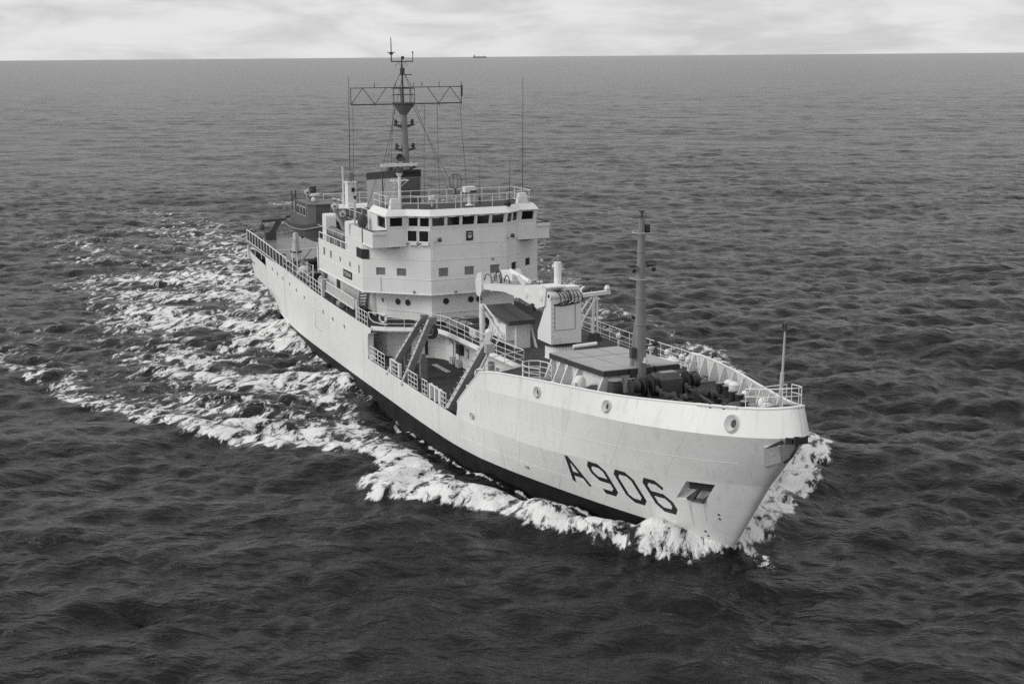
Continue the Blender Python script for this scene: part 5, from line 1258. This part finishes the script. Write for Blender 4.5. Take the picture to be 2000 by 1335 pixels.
mb = MB(); mb.add([(x, -hb(x) + .05, zs_(x) - .12) for x in st] + [(x, hb(x) - .05, zs_(x) - .12) for x in st], [(i, i + 1, 23 + i + 1, 23 + i) for i in range(22)]); mb.build('boat_deck_planking', BOATC, boat)
for s in (-1, 1):
    mb = MB(); mb.path([(x, s * (hb(x) + .03), zs_(x) - .3) for x in st[3:]], .05, 5); mb.build('rubbing_strake', MASTG, boat)
mb = MB(); CP = [(-1.6, -1.05), (2.4, -1.05), (3.1, -.6), (3.1, .6), (2.4, 1.05), (-1.6, 1.05)]
mb.prism(CP, 1.05, 2.55); cab = mb.build('cabin', BOATC, boat)
mb = MB(); mb.prism([(x * 1.04, y * 1.06) for x, y in CP], 2.55, 2.65); mb.build('cabin_roof', BOATC, boat)
for x in (-.9, .2, 1.3):
    mb = MB(); mb.box((x, -1.06, 2.05), (.75, .03, .5)); mb.build('cabin_window', GLASS, boat)
    mb = MB(); mb.path([(x - .4, -1.08, 1.77), (x + .4, -1.08, 1.77), (x + .4, -1.08, 2.33), (x - .4, -1.08, 2.33)], .035, 4, closed=True); mb.build('window_frame', LGREY, boat)
mb = MB(); mb.prism([(-4.6, -.95), (-1.7, -.95), (-1.7, .95), (-4.6, .95)], 1.0, 1.75); mb.build('aft_cockpit', BOATC, boat)
mb = MB(); mb.lathe((.4, 0, 2.65), [(.22, 0), (.22, .3), (.42, .33), (.42, .45), (.28, .5)], 16); mb.build('radome', LGREY, boat, smooth=True)
mb = MB(); mb.lathe((-1.2, .2, 2.65), [(.26, 0), (.24, .5), (.3, .55), (.28, .8), (.36, .83), (.3, .9)], 12); mb.build('signal_column', MASTD, boat, smooth=True)
mb = MB(); mb.sphere((1.5, -.4, 2.82), .17, 10); mb.build('fender_ball', WHITE2, boat, smooth=True)
mb = MB(); mb.tube((-4.4, -.8, 1.7), (-4.4, -.8, 3.1), .05, n=6); mb.tube((-3.0, -.8, 1.7), (-3.0, -.8, 3.2), .06, n=6); mb.path([(-4.4, -.8, 2.3), (-3.0, -.8, 3.0)], .03, 4); mb.build('boat_mast', MASTD, boat)
mb = MB(); mb.tube((-4.3, 0, .2), (-3.4, 0, .2), .06, n=6); mb.lathe((-4.35, 0, .2), [(.1, 0), (.1, .2), (.02, .3)], 8, axis=(-1, 0, 0)); mb.build('propeller_shaft', DARK, boat)
for k in range(3):
    t = 2 * math.pi * k / 3 + .4; c = Vector((-4.4, .3 * math.cos(t), .2 + .3 * math.sin(t))); d = Vector((0, math.cos(t), math.sin(t))); e = Vector((0, -math.sin(t), math.cos(t)))
    mb = MB(); mb.add([c - d * .26 - e * .05, c + e * .17 + Vector((.05, 0, 0)), c + d * .22, c - e * .17 - Vector((.05, 0, 0))], [(0, 1, 2, 3), (3, 2, 1, 0)]); mb.build('propeller_blade', DARK, boat)
mb = MB(); mb.box((-4.75, 0, .35), (.5, .06, .9)); mb.build('boat_rudder', DARK, boat)

# life-raft canisters in their rack on the boat deck
def canister(x, label):
    e = empty('life_raft_canister', (x, -6.72, 11.32)); tag(e, label, 'life raft', 'life raft canisters on the boat deck edge')
    mb = MB(); mb.lathe((-1.12, 0, 0), [(.05, 0), (.3, .05), (.38, .18), (.38, 2.06), (.3, 2.2), (.05, 2.24)], 16, axis=(1, 0, 0)); mb.build('canister_shell', GREY, e, smooth=True)
    for dx in (-.55, .0, .55):
        mb = MB(); mb.path([(dx, .395 * math.cos(t), .395 * math.sin(t)) for t in [2 * math.pi * k / 16 for k in range(16)]], .022, 4, closed=True); mb.build('canister_strap', MASTD, e)
    for dx in (-.7, .7):
        mb = MB(); mb.box((dx, 0, -.64), (.16, .6, .52)); mb.build('canister_cradle', LGREY, e)
canister(32.7, 'grey life raft canister lying next to the aft hood ventilator')
canister(35.3, 'grey life raft canister lying next to the forward hood ventilator')

# marker buoy standing on the aft deck
by = empty('marker_buoy', (11.4, -4.75, 6.03)); tag(by, 'white marker buoy with tapered top and dark collar standing on the aft deck', 'buoy')
mb = MB(); mb.lathe((0, 0, .12), [(.5, 0), (.5, .8)], 18); mb.build('buoy_body', WHITE2, by, smooth=True)
mb = MB(); mb.lathe((0, 0, 0), [(.52, 0), (.52, .13)], 18); mb.build('buoy_base', BLACK, by)
mb = MB(); mb.lathe((0, 0, .9), [(.5, 0), (.58, .02), (.58, .1), (.5, .12)], 18); mb.build('buoy_collar', BLACK, by)
mb = MB(); mb.lathe((0, 0, 1.02), [(.42, 0), (.26, 1.3), (.2, 1.75)], 14); mb.build('buoy_tower', LGREY, by, smooth=True)
mb = MB(); mb.bar((-.36, -.15, 1.02), (-.24, -.1, 2.7), .18, .1); mb.build('buoy_ladder', WHITE2, by)
# instrument float and cable drum on the starboard side deck
fl_ = empty('instrument_float', (20.4, -6.25, 6.55)); tag(fl_, 'pale torpedo-shaped instrument float lying on the side deck beneath the launch', 'float')
mb = MB(); mb.lathe((0, 0, 0), [(.05, -.75), (.3, -.6), (.42, -.2), (.42, .55), (.2, .85), (.05, .9)], 14, axis=(.95, .25, .1)); mb.build('float_body', LGREY, fl_, smooth=True)
mb = MB(); mb.box((-.2, 0, -.45), (.3, .6, .5)); mb.box((.5, .1, -.45), (.3, .6, .5)); mb.build('float_cradle', GREY, fl_)
mb = MB(); mb.bar((-.75, -.1, -.1), (-1.2, -.25, -.4), .22, .22); mb.build('float_tail', WHITE2, fl_)
dr = empty('cable_drum', (23.8, -6.15, 6.25)); tag(dr, 'black cable drum with a white end disc on the side deck', 'cable drum')
mb = MB(); mb.lathe((0, 0, 0), [(.42, -.5), (.42, .5)], 16, axis=(1, .1, 0)); mb.build('drum_barrel', BLACK, dr, smooth=True)
for k, m_ in ((-.54, WHITE2), (.54, BLACK)):
    mb = MB(); mb.lathe((k, .1 * k, 0), [(.56, -.04), (.56, .04)], 18, axis=(1, .1, 0)); mb.build('drum_flange', m_, dr)
mb = MB(); mb.box((0, 0, -.42), (.9, .5, .5)); mb.build('drum_stand', DARK, dr)
# lashed canvas roll on deck in front of the deckhouse
cv = empty('canvas_roll', (47.6, -1.2, 5.33)); tag(cv, 'lashed grey canvas roll lying behind the well railing', 'canvas roll')
mb = MB(); mb.lathe((0, 0, .42), [(.1, -1.35), (.36, -1.2), (.43, -.6), (.4, .1), (.44, .7), (.34, 1.2), (.1, 1.35)], 16, axis=(.75, .66, 0)); mb.build('roll_body', CANV, cv, smooth=True)
for k in (-.85, -.2, .5):
    c = Vector((.75 * k, .66 * k, .42)); mb = MB(); mb.path([c + (Vector((-.66, .75, 0)) * math.cos(t) + Vector((0, 0, 1)) * math.sin(t)) * .45 for t in [2 * math.pi * i / 14 for i in range(14)]], .025, 4, closed=True); mb.build('lashing_rope', DARK, cv)
mb = MB(); mb.path([(-.9, -.9, .8), (-.3, -.4, 1.0), (.2, 0, .9), (.6, .6, 1.0), (1.0, 1.0, .75), (.5, .9, 1.1), (-.1, .2, 1.05)], .035, 5); mb.build('rope_tangle', DARK, cv)
# coiled hose reel pair (round white lifebuoys) along the rails
def lifebuoy(x, y, z, ry, label):
    e = empty('lifebuoy', (x, y, z)); tag(e, label, 'lifebuoy', 'lifebuoys hung on the rails')
    mb = MB(); mb.path([(0.0, .3 * math.cos(t), .3 * math.sin(t)) for t in [2 * math.pi * k / 20 for k in range(20)]], .075, 8, closed=True); o = mb.build('buoy_ring', WHITE2, e, smooth=True)
    for k in range(4):
        t = math.pi / 4 + math.pi / 2 * k; mb = MB(); mb.box((0, .3 * math.cos(t), .3 * math.sin(t)), (.17, .1, .1)); mb.build('ring_band', GREY, e)
    e.rotation_euler = (0, 0, ry)
lifebuoy(43.98, -6.2, 6.05, math.radians(-50), 'lifebuoy on the rail at the aft corner of the working well')
lifebuoy(63.95, -6.1, 5.9, math.radians(-30), 'lifebuoy on the rail beside the forward ramp of the working well')

# distant freighter on the horizon
dx, dy = fw.x, fw.y
az = Vector((fw.x, fw.y, 0)).normalized(); ri = Vector((rt.x, rt.y, 0))
far = Vector((CAM.x, CAM.y, 0)) + az * 20000 + ri * (20000 * (942 - 1000) / F_PX)
ft = empty('distant_freighter', far); tag(ft, 'tiny freighter on the horizon behind the masts', 'ship')
ft.rotation_euler = (0, 0, math.atan2(ri.y, ri.x) + .25)
mb = MB(); mb.add([(-90, -13, 0), (82, -13, 0), (95, 0, 2), (82, 13, 0), (-90, 13, 0), (-92, -13, 17), (86, -13, 17), (104, 0, 19), (86, 13, 17), (-92, 13, 17)], [(0, 1, 6, 5), (1, 2, 7, 6), (2, 3, 8, 7), (3, 4, 9, 8), (4, 0, 5, 9), (5, 6, 7, 8, 9)]); mb.build('freighter_hull', MASTG, ft)
mb = MB(); mb.box((-70, 0, 27), (18, 22, 20)); mb.box((-76, 0, 41), (7, 9, 10)); mb.build('freighter_house', LGREY, ft)
mb = MB(); mb.box((70, 0, 30), (3, 3, 26)); mb.box((0, 0, 27), (3, 3, 20)); mb.build('freighter_mast', MASTG, ft)
# ================================================================ the sea
rng = np.random.default_rng(11)
def fft_tile(N, L, wind, wdir, chop_min, seed, spread=2.0):
    r = np.random.default_rng(seed); k = np.fft.fftfreq(N, L / N) * 2 * np.pi
    KX, KY = np.meshgrid(k, k, indexing='ij'); K = np.hypot(KX, KY); K[0, 0] = 1e-6
    Lw = wind * wind / 9.81
    c = (KX * math.cos(wdir) + KY * math.sin(wdir)) / K
    P = np.exp(-1 / (K * Lw) ** 2) / K ** 4 * np.abs(c) ** spread * np.exp(-(K * chop_min) ** 2); P[0, 0] = 0
    P *= np.where(c < 0, .25, 1.0)
    h = (r.standard_normal((N, N)) + 1j * r.standard_normal((N, N))) * np.sqrt(P)
    H = np.fft.ifft2(h).real; s = H.std()
    DX = np.fft.ifft2(-1j * KX / K * h).real; DY = np.fft.ifft2(-1j * KY / K * h).real
    return H / s, DX / s, DY / s
def sample(T, L, x, y):
    N = T.shape[0]; u = (x / L % 1) * N; v = (y / L % 1) * N; i = np.floor(u).astype(int) % N; j = np.floor(v).astype(int) % N; a = u - np.floor(u); b = v - np.floor(v)
    i1 = (i + 1) % N; j1 = (j + 1) % N
    return T[i, j] * (1 - a) * (1 - b) + T[i1, j] * a * (1 - b) + T[i, j1] * (1 - a) * b + T[i1, j1] * a * b
WD = math.radians(150)
T1 = fft_tile(512, 170.0, 5.6, WD, .25, 3, 1.4); T2 = fft_tile(512, 61.0, 2.9, WD + .35, .09, 5, 1.0); T3 = fft_tile(256, 430.0, 9.0, WD - .3, 1.5, 8)
# mesh: rings that widen with distance, so that the waves stay resolved far out
rr = [26.0]
while rr[-1] < 36000: rr.append(rr[-1] + max(.24, rr[-1] * .0034 * max(1.0, rr[-1] / 1000.0)))
rr = np.array(rr)
th = np.concatenate([np.arange(-180, -31, 3.5), np.arange(-31, 31.01, .118), np.arange(34.5, 180, 3.5)]); th = np.radians(th) + yaw
R_, TH = np.meshgrid(rr, th, indexing='ij')
GX = CAM.x + R_ * np.cos(TH); GY = CAM.y + R_ * np.sin(TH)
SP = np.maximum(np.gradient(rr)[:, None] * np.ones_like(GX), R_ * np.abs(np.gradient(th))[None, :])
f1 = np.clip(1.6 - SP / 3.2, 0, 1); f2 = np.clip(1.5 - SP / 1.1, 0, 1); f3 = np.clip(1.4 - SP / 20, 0, 1)
gust = .8 + .4 * sample(np.clip(T3[0] * .35 + .5, 0, 1), 430.0 * 2.7, GX, GY)
Z = gust * (.14 * f1 * sample(T1[0], 170.0, GX, GY) + .125 * f2 * sample(T2[0], 61.0, GX, GY)) + .12 * f3 * sample(T3[0], 430.0, GX, GY)
DX = .16 * f1 * sample(T1[1], 170.0, GX, GY) + .11 * f2 * sample(T2[1], 61.0, GX, GY); DY = .16 * f1 * sample(T1[2], 170.0, GX, GY) + .11 * f2 * sample(T2[2], 61.0, GX, GY)

# ---- wake: where the water is broken, in ship coordinates
def vnoise(x, y, s, seed):
    t = np.random.default_rng(seed).random((256, 256)); u = x / s; v = y / s; i = np.floor(u).astype(int); j = np.floor(v).astype(int); a = u - i; b = v - j; a = a * a * (3 - 2 * a); b = b * b * (3 - 2 * b)
    g = lambda p, q: t[p % 256, q % 256]
    return g(i, j) * (1 - a) * (1 - b) + g(i + 1, j) * a * (1 - b) + g(i, j + 1) * (1 - a) * b + g(i + 1, j + 1) * a * b
def fbm(x, y, s, seed, o=4):
    r = 0; w = 0
    for k in range(o): r = r + vnoise(x + 17 * k, y - 31 * k, s / 2 ** k, seed + k) * .5 ** k; w += .5 ** k
    return r / w
OUT_S = [(83.8, 0.6), (83.6, -2.6), (82.4, -4.4), (80.6, -5.6), (78.4, -6.9), (75.5, -8.6), (72.2, -10.5), (70.6, -12.6), (69.3, -14.8), (66.0, -15.2), (64.6, -14.0), (63.4, -13.3), (60.6, -12.6), (58.4, -13.2), (57.2, -15.6), (56.2, -17.6), (53.5, -19.3), (50.7, -21.3), (44, -24.5), (36, -28), (20, -34), (0, -41), (-30, -50), (-80, -64)]
OUT_P = [(83.8, -.6), (83.2, 2.0), (81.6, 4.6), (79.0, 7.3), (75.8, 10.2), (72.4, 13.8), (69.0, 16.6), (66.2, 16.6), (62, 15.5), (57, 17.5), (50, 22.3), (40, 25), (25, 26), (15, 26.5), (0, 31), (-25, 38.5), (-80, 55)]
HB_ = np.array([h_b(x) for x in np.arange(-3, 84, .5)])
def hullhalf(x): return np.where((x > -3) & (x < 84.05), np.interp(x, np.arange(-3, 84, .5), HB_), 0.0)
near = (np.abs(GY) < 90) & (GX > -110) & (GX < 110)
ix = np.where(near); X = GX[ix]; Y = GY[ix]
def polyd(P, X, Y):
    d = np.full(X.shape, 1e9)
    for (x0, y0), (x1, y1) in zip(P[:-1], P[1:]):
        ex, ey = x1 - x0, y1 - y0; t = np.clip(((X - x0) * ex + (Y - y0) * ey) / (ex * ex + ey * ey), 0, 1); d = np.minimum(d, np.hypot(X - x0 - t * ex, Y - y0 - t * ey))
    return d
def outer_half(P, X):
    xs = np.array([p[0] for p in P])[::-1]; ys = np.abs(np.array([p[1] for p in P]))[::-1]; o = np.argsort(xs, kind='stable'); return np.interp(X, xs[o], ys[o], right=0.0)
WX = (fbm(X, Y, 3.0, 21) - .5) * 2.2; WY = (fbm(X, Y, 3.0, 41) - .5) * 2.2          # ragged edge
D = np.zeros_like(X); RZ = np.zeros_like(X)
hh = hullhalf(X)
for P, s in ((OUT_S, -1), (OUT_P, 1)):
    a = Y * s; xw = X + WX; yw = a + WY; lim = outer_half(P, xw); dist = polyd([(x, abs(y)) for x, y in P], xw, yw)
    ins = (yw < lim) & (a > 0) & (xw < 83.9); sd = np.where(ins, dist, -dist)                       # inside positive
    dh = np.clip(a - hh, 0, 99)                                                     # distance off the plating
    aft = np.clip((84 - X) / 84, 0, 3)
    sm = lambda e0, e1, v: (lambda t: t * t * (3 - 2 * t))(np.clip((v - e0) / (e1 - e0), 0, 1))
    crest = np.exp(-np.clip(sd, 0, 99) / (1.5 + 3.2 * aft)) * sm(-.7, .7, sd)
    big = fbm(X * .7 + a * .55, (a - X) * .28, 4.5, 61, 3)                              # foam lies in oblique bands
    if s < 0:
        body = np.interp(X, [0, 40, 54, 66, 74, 80], [.44, .50, .53, .52, .44, .32]) + .70 * (big - .5) * 2 + .12 * np.exp(-dh / 1.2) * (X < 50)
        body = body * np.interp(X, [-110, -40, 10, 40, 60], [.25, .5, .9, 1, 1.05]) * (1 - sm(13, 27, a) * .85)
        body = body - .75 * np.exp(-((dh - .7) / 1.25) ** 2) * np.interp(X, [38, 52, 78, 82], [0, 1, 1, 0])
        cs_ = np.interp(X, [-80, 0, 36, 50, 58, 64, 70, 84], [.1, .22, .40, .52, .50, .46, .48, .52])
    else:
        body = .06 + .25 * (big - .5) * 2 + .5 * sm(66, 72, X)
        cs_ = np.interp(X, [-80, 5, 12, 34, 40, 48, 52, 64, 68, 84], [.1, .14, .16, .14, .6, .55, .05, .05, .6, .6])
    d = np.where(sd > -.7, np.maximum(body, 0) * sm(-.4, .8, sd) + cs_ * crest * (.15 + 1.6 * fbm(X, Y, 1.3, 131, 4)), 0) * (a > -.5)
    D = np.maximum(D, d)
    amp = np.interp(X, [-60, 0, 40, 56, 68, 76, 82, 84.5, 86], [.0, .1, .28, .45, .6, .85, 1.0, .35, 0])
    RZ += np.where(a > 0, amp * np.exp(-((sd - 1.4) / 1.7) ** 2), 0) - np.where(a > 0, .35 * np.exp(-((dh - .4) / 1.6) ** 2) * np.interp(X, [40, 58, 72, 80, 83], [0, .7, 1, .6, 0]), 0)
# splash at the stem and the thin line of broken water along the plating
D *= 1 - .55 * np.exp(-(np.hypot((X - 84.0) / 1.25, Y / 1.9)) ** 2)                 # clear water right at the stem
r0 = np.hypot((X - 81.0) / 1.5, (np.abs(Y) - 3.0) / 1.0); D = np.maximum(D, .85 * np.exp(-r0 ** 2)); RZ += .7 * np.exp(-(np.hypot((X - 81.0) / 1.6, (np.abs(Y) - 2.7) / .9)) ** 2)
RZ += .3 * np.exp(-(np.hypot((X - 84.0) / 1.0, Y / 1.2)) ** 2)
r1 = np.hypot((X - 85.0) / 1.3, (Y - .9) / .45); D = np.maximum(D, .55 * np.exp(-r1 ** 2))
dh = np.abs(Y) - hh
RZ += .38 * np.exp(-(dh / 1.6) ** 2) * np.interp(X, [-6, 2, 34, 46], [0, 1, 1, 0])
D = np.maximum(D, .62 * np.exp(-((dh - .12) / .16) ** 2) * ((X > 50) & (X < 82)))
# propeller wash astern
D = np.maximum(D, np.where(X < 0, .5 * np.exp(-(Y / (6 + .06 * np.abs(X))) ** 2) * np.clip(1 + X / 120, .2, 1), 0))
D = np.where(D > .45, .45 + (1 - np.exp(-(D - .45) / .22)) * .20, D)             # even the thickest foam stays torn
D = np.clip(D, 0, 1)
FO = np.zeros_like(Z); FO[ix] = D
Z[ix] += RZ + D * (fbm(X, Y, 1.8, 81, 4) - .45) * .30
# the water stays outside the hull
xs_flat = np.stack([GX + DX, GY + DY, Z], -1).reshape(-1, 3)
nx, ny = GX.shape; idx = np.arange(nx * ny).reshape(nx, ny)
q = np.stack([idx[:-1, :-1], idx[1:, :-1], idx[1:, 1:], idx[:-1, 1:]], -1).reshape(-1, 4)
me = bpy.data.meshes.new('sea')
me.vertices.add(nx * ny); me.vertices.foreach_set('co', xs_flat.astype(np.float32).ravel())
me.loops.add(q.size); me.loops.foreach_set('vertex_index', q.astype(np.int32).ravel())
me.polygons.add(len(q)); me.polygons.foreach_set('loop_start', np.arange(0, q.size, 4, dtype=np.int32)); me.polygons.foreach_set('use_smooth', np.ones(len(q), bool))
me.update(calc_edges=True)
at = me.attributes.new('foam', 'FLOAT', 'POINT'); at.data.foreach_set('value', FO.astype(np.float32).ravel())
sea = bpy.data.objects.new('sea', me); COL.objects.link(sea); tag(sea, kind='structure')

ms = bpy.data.materials.new('sea_water'); ms.use_nodes = True; nt = ms.node_tree; B = nt.nodes['Principled BSDF']; mo = nt.nodes['Material Output']
N = lambda t, **k: (lambda n: ([setattr(n, a, b) for a, b in k.items()], n)[1])(nt.nodes.new(t))
L_ = nt.links.new
B.inputs['Base Color'].default_value = (.005, .005, .005, 1); B.inputs['Roughness'].default_value = .22; B.inputs['IOR'].default_value = 1.333; B.inputs['Specular IOR Level'].default_value = .42
geo = N('ShaderNodeNewGeometry')
mp0 = N('ShaderNodeMapping'); mp0.inputs['Rotation'].default_value = (0, 0, -WD); L_(geo.outputs['Position'], mp0.inputs['Vector'])
mpp = N('ShaderNodeMapping'); mpp.inputs['Scale'].default_value = (1.0, .45, .3); L_(mp0.outputs[0], mpp.inputs['Vector'])
hs_ = []
for sc_, w_ in ((.05, 1.7), (.15, 1.05), (.5, .72), (1.5, .34), (4.5, .12)):
    n_ = N('ShaderNodeTexNoise'); n_.inputs['Scale'].default_value = sc_; n_.inputs['Detail'].default_value = 4; n_.inputs['Roughness'].default_value = .55; n_.inputs['Distortion'].default_value = .4
    L_(mpp.outputs[0], n_.inputs['Vector']); m_ = N('ShaderNodeMath', operation='MULTIPLY'); m_.inputs[1].default_value = w_; L_(n_.outputs['Fac'], m_.inputs[0]); hs_.append(m_.outputs[0])
s_ = hs_[0]
for h_ in hs_[1:]:
    a_ = N('ShaderNodeMath', operation='ADD'); L_(s_, a_.inputs[0]); L_(h_, a_.inputs[1]); s_ = a_.outputs[0]
bm = N('ShaderNodeBump'); bm.inputs['Strength'].default_value = .75; bm.inputs['Distance'].default_value = 1.0; L_(s_, bm.inputs['Height']); L_(bm.outputs[0], B.inputs['Normal'])
# foam: broken noise and lace, thresholded by how broken the water is
fa = N('ShaderNodeAttribute'); fa.attribute_name = 'foam'
mf0 = N('ShaderNodeMapping'); mf0.inputs['Rotation'].default_value = (0, 0, math.radians(-138)); L_(geo.outputs['Position'], mf0.inputs['Vector'])
mf = N('ShaderNodeMapping'); mf.inputs['Scale'].default_value = (.5, 1.0, .6); L_(mf0.outputs[0], mf.inputs['Vector'])
wn1 = N('ShaderNodeTexNoise'); wn1.inputs['Scale'].default_value = .45; wn1.inputs['Detail'].default_value = 4; L_(mf.outputs[0], wn1.inputs['Vector'])
wv = N('ShaderNodeVectorMath', operation='MULTIPLY_ADD'); wv.inputs[1].default_value = (2.2, 2.2, 2.2); L_(wn1.outputs['Color'], wv.inputs[0]); L_(mf.outputs[0], wv.inputs[2])
fn = N('ShaderNodeTexNoise'); fn.inputs['Scale'].default_value = 1.25; fn.inputs['Detail'].default_value = 12; fn.inputs['Roughness'].default_value = .66; L_(wv.outputs[0], fn.inputs['Vector'])
def ridge(scale, det, w):                                   # filaments: folded noise
    g = N('ShaderNodeTexNoise'); g.inputs['Scale'].default_value = scale; g.inputs['Detail'].default_value = det; g.inputs['Roughness'].default_value = .6; L_(wv.outputs[0], g.inputs['Vector'])
    a = N('ShaderNodeMath', operation='SUBTRACT'); a.inputs[1].default_value = .5; L_(g.outputs['Fac'], a.inputs[0])
    b = N('ShaderNodeMath', operation='ABSOLUTE'); L_(a.outputs[0], b.inputs[0])
    c = N('ShaderNodeMapRange'); c.inputs['From Min'].default_value = 0; c.inputs['From Max'].default_value = .10; c.inputs['To Min'].default_value = w; c.inputs['To Max'].default_value = 0; L_(b.outputs[0], c.inputs['Value']); return c.outputs[0]
nz = N('ShaderNodeMapRange'); nz.inputs['From Min'].default_value = .335; nz.inputs['From Max'].default_value = .665; nz.clamp = False; L_(fn.outputs['Fac'], nz.inputs['Value'])
ad1 = N('ShaderNodeMath', operation='ADD'); L_(nz.outputs[0], ad1.inputs[0]); L_(ridge(.7, 3, .26), ad1.inputs[1])
ad3 = N('ShaderNodeMath', operation='ADD'); L_(ad1.outputs[0], ad3.inputs[0]); L_(ridge(2.1, 4, .16), ad3.inputs[1])
fd = N('ShaderNodeMath', operation='MULTIPLY'); fd.inputs[1].default_value = 1.15; L_(fa.outputs['Fac'], fd.inputs[0])
ad2 = N('ShaderNodeMath', operation='ADD'); L_(ad3.outputs[0], ad2.inputs[0]); L_(fd.outputs[0], ad2.inputs[1])
fr = N('ShaderNodeMapRange', interpolation_type='SMOOTHSTEP'); fr.inputs['From Min'].default_value = 1.0; fr.inputs['From Max'].default_value = 1.42; L_(ad2.outputs[0], fr.inputs['Value'])
gt = N('ShaderNodeMapRange'); gt.inputs['From Min'].default_value = .04; gt.inputs['From Max'].default_value = .22; L_(fa.outputs['Fac'], gt.inputs['Value'])
fm = N('ShaderNodeMath', operation='MULTIPLY'); L_(fr.outputs[0], fm.inputs[0]); L_(gt.outputs[0], fm.inputs[1])
# a few whitecaps on the open sea
wc = N('ShaderNodeTexNoise'); wc.inputs['Scale'].default_value = .10; wc.inputs['Detail'].default_value = 9; wc.inputs['Roughness'].default_value = .62; L_(mpp.outputs[0], wc.inputs['Vector'])
wr_ = N('ShaderNodeMapRange', interpolation_type='SMOOTHSTEP'); wr_.inputs['From Min'].default_value = .76; wr_.inputs['From Max'].default_value = .82; wr_.inputs['To Max'].default_value = .8; L_(wc.outputs['Fac'], wr_.inputs['Value'])
fx = N('ShaderNodeMath', operation='MAXIMUM'); L_(fm.outputs[0], fx.inputs[0]); L_(wr_.outputs[0], fx.inputs[1])
FB = N('ShaderNodeBsdfPrincipled'); FB.inputs['Roughness'].default_value = .85; FB.inputs['Specular IOR Level'].default_value = .15
fc = N('ShaderNodeMapRange'); fc.inputs['From Min'].default_value = .3; fc.inputs['From Max'].default_value = .7; fc.inputs['To Min'].default_value = .6; fc.inputs['To Max'].default_value = .85; L_(fn.outputs['Fac'], fc.inputs['Value']); L_(fc.outputs[0], FB.inputs['Base Color'])
fbp = N('ShaderNodeBump'); fbp.inputs['Strength'].default_value = .85; fbp.inputs['Distance'].default_value = .25; L_(fn.outputs['Fac'], fbp.inputs['Height']); L_(fbp.outputs[0], FB.inputs['Normal'])
mxs = N('ShaderNodeMixShader'); L_(fx.outputs[0], mxs.inputs['Fac']); L_(B.outputs[0], mxs.inputs[1]); L_(FB.outputs[0], mxs.inputs[2]); L_(mxs.outputs[0], mo.inputs['Surface'])
me.materials.append(ms)
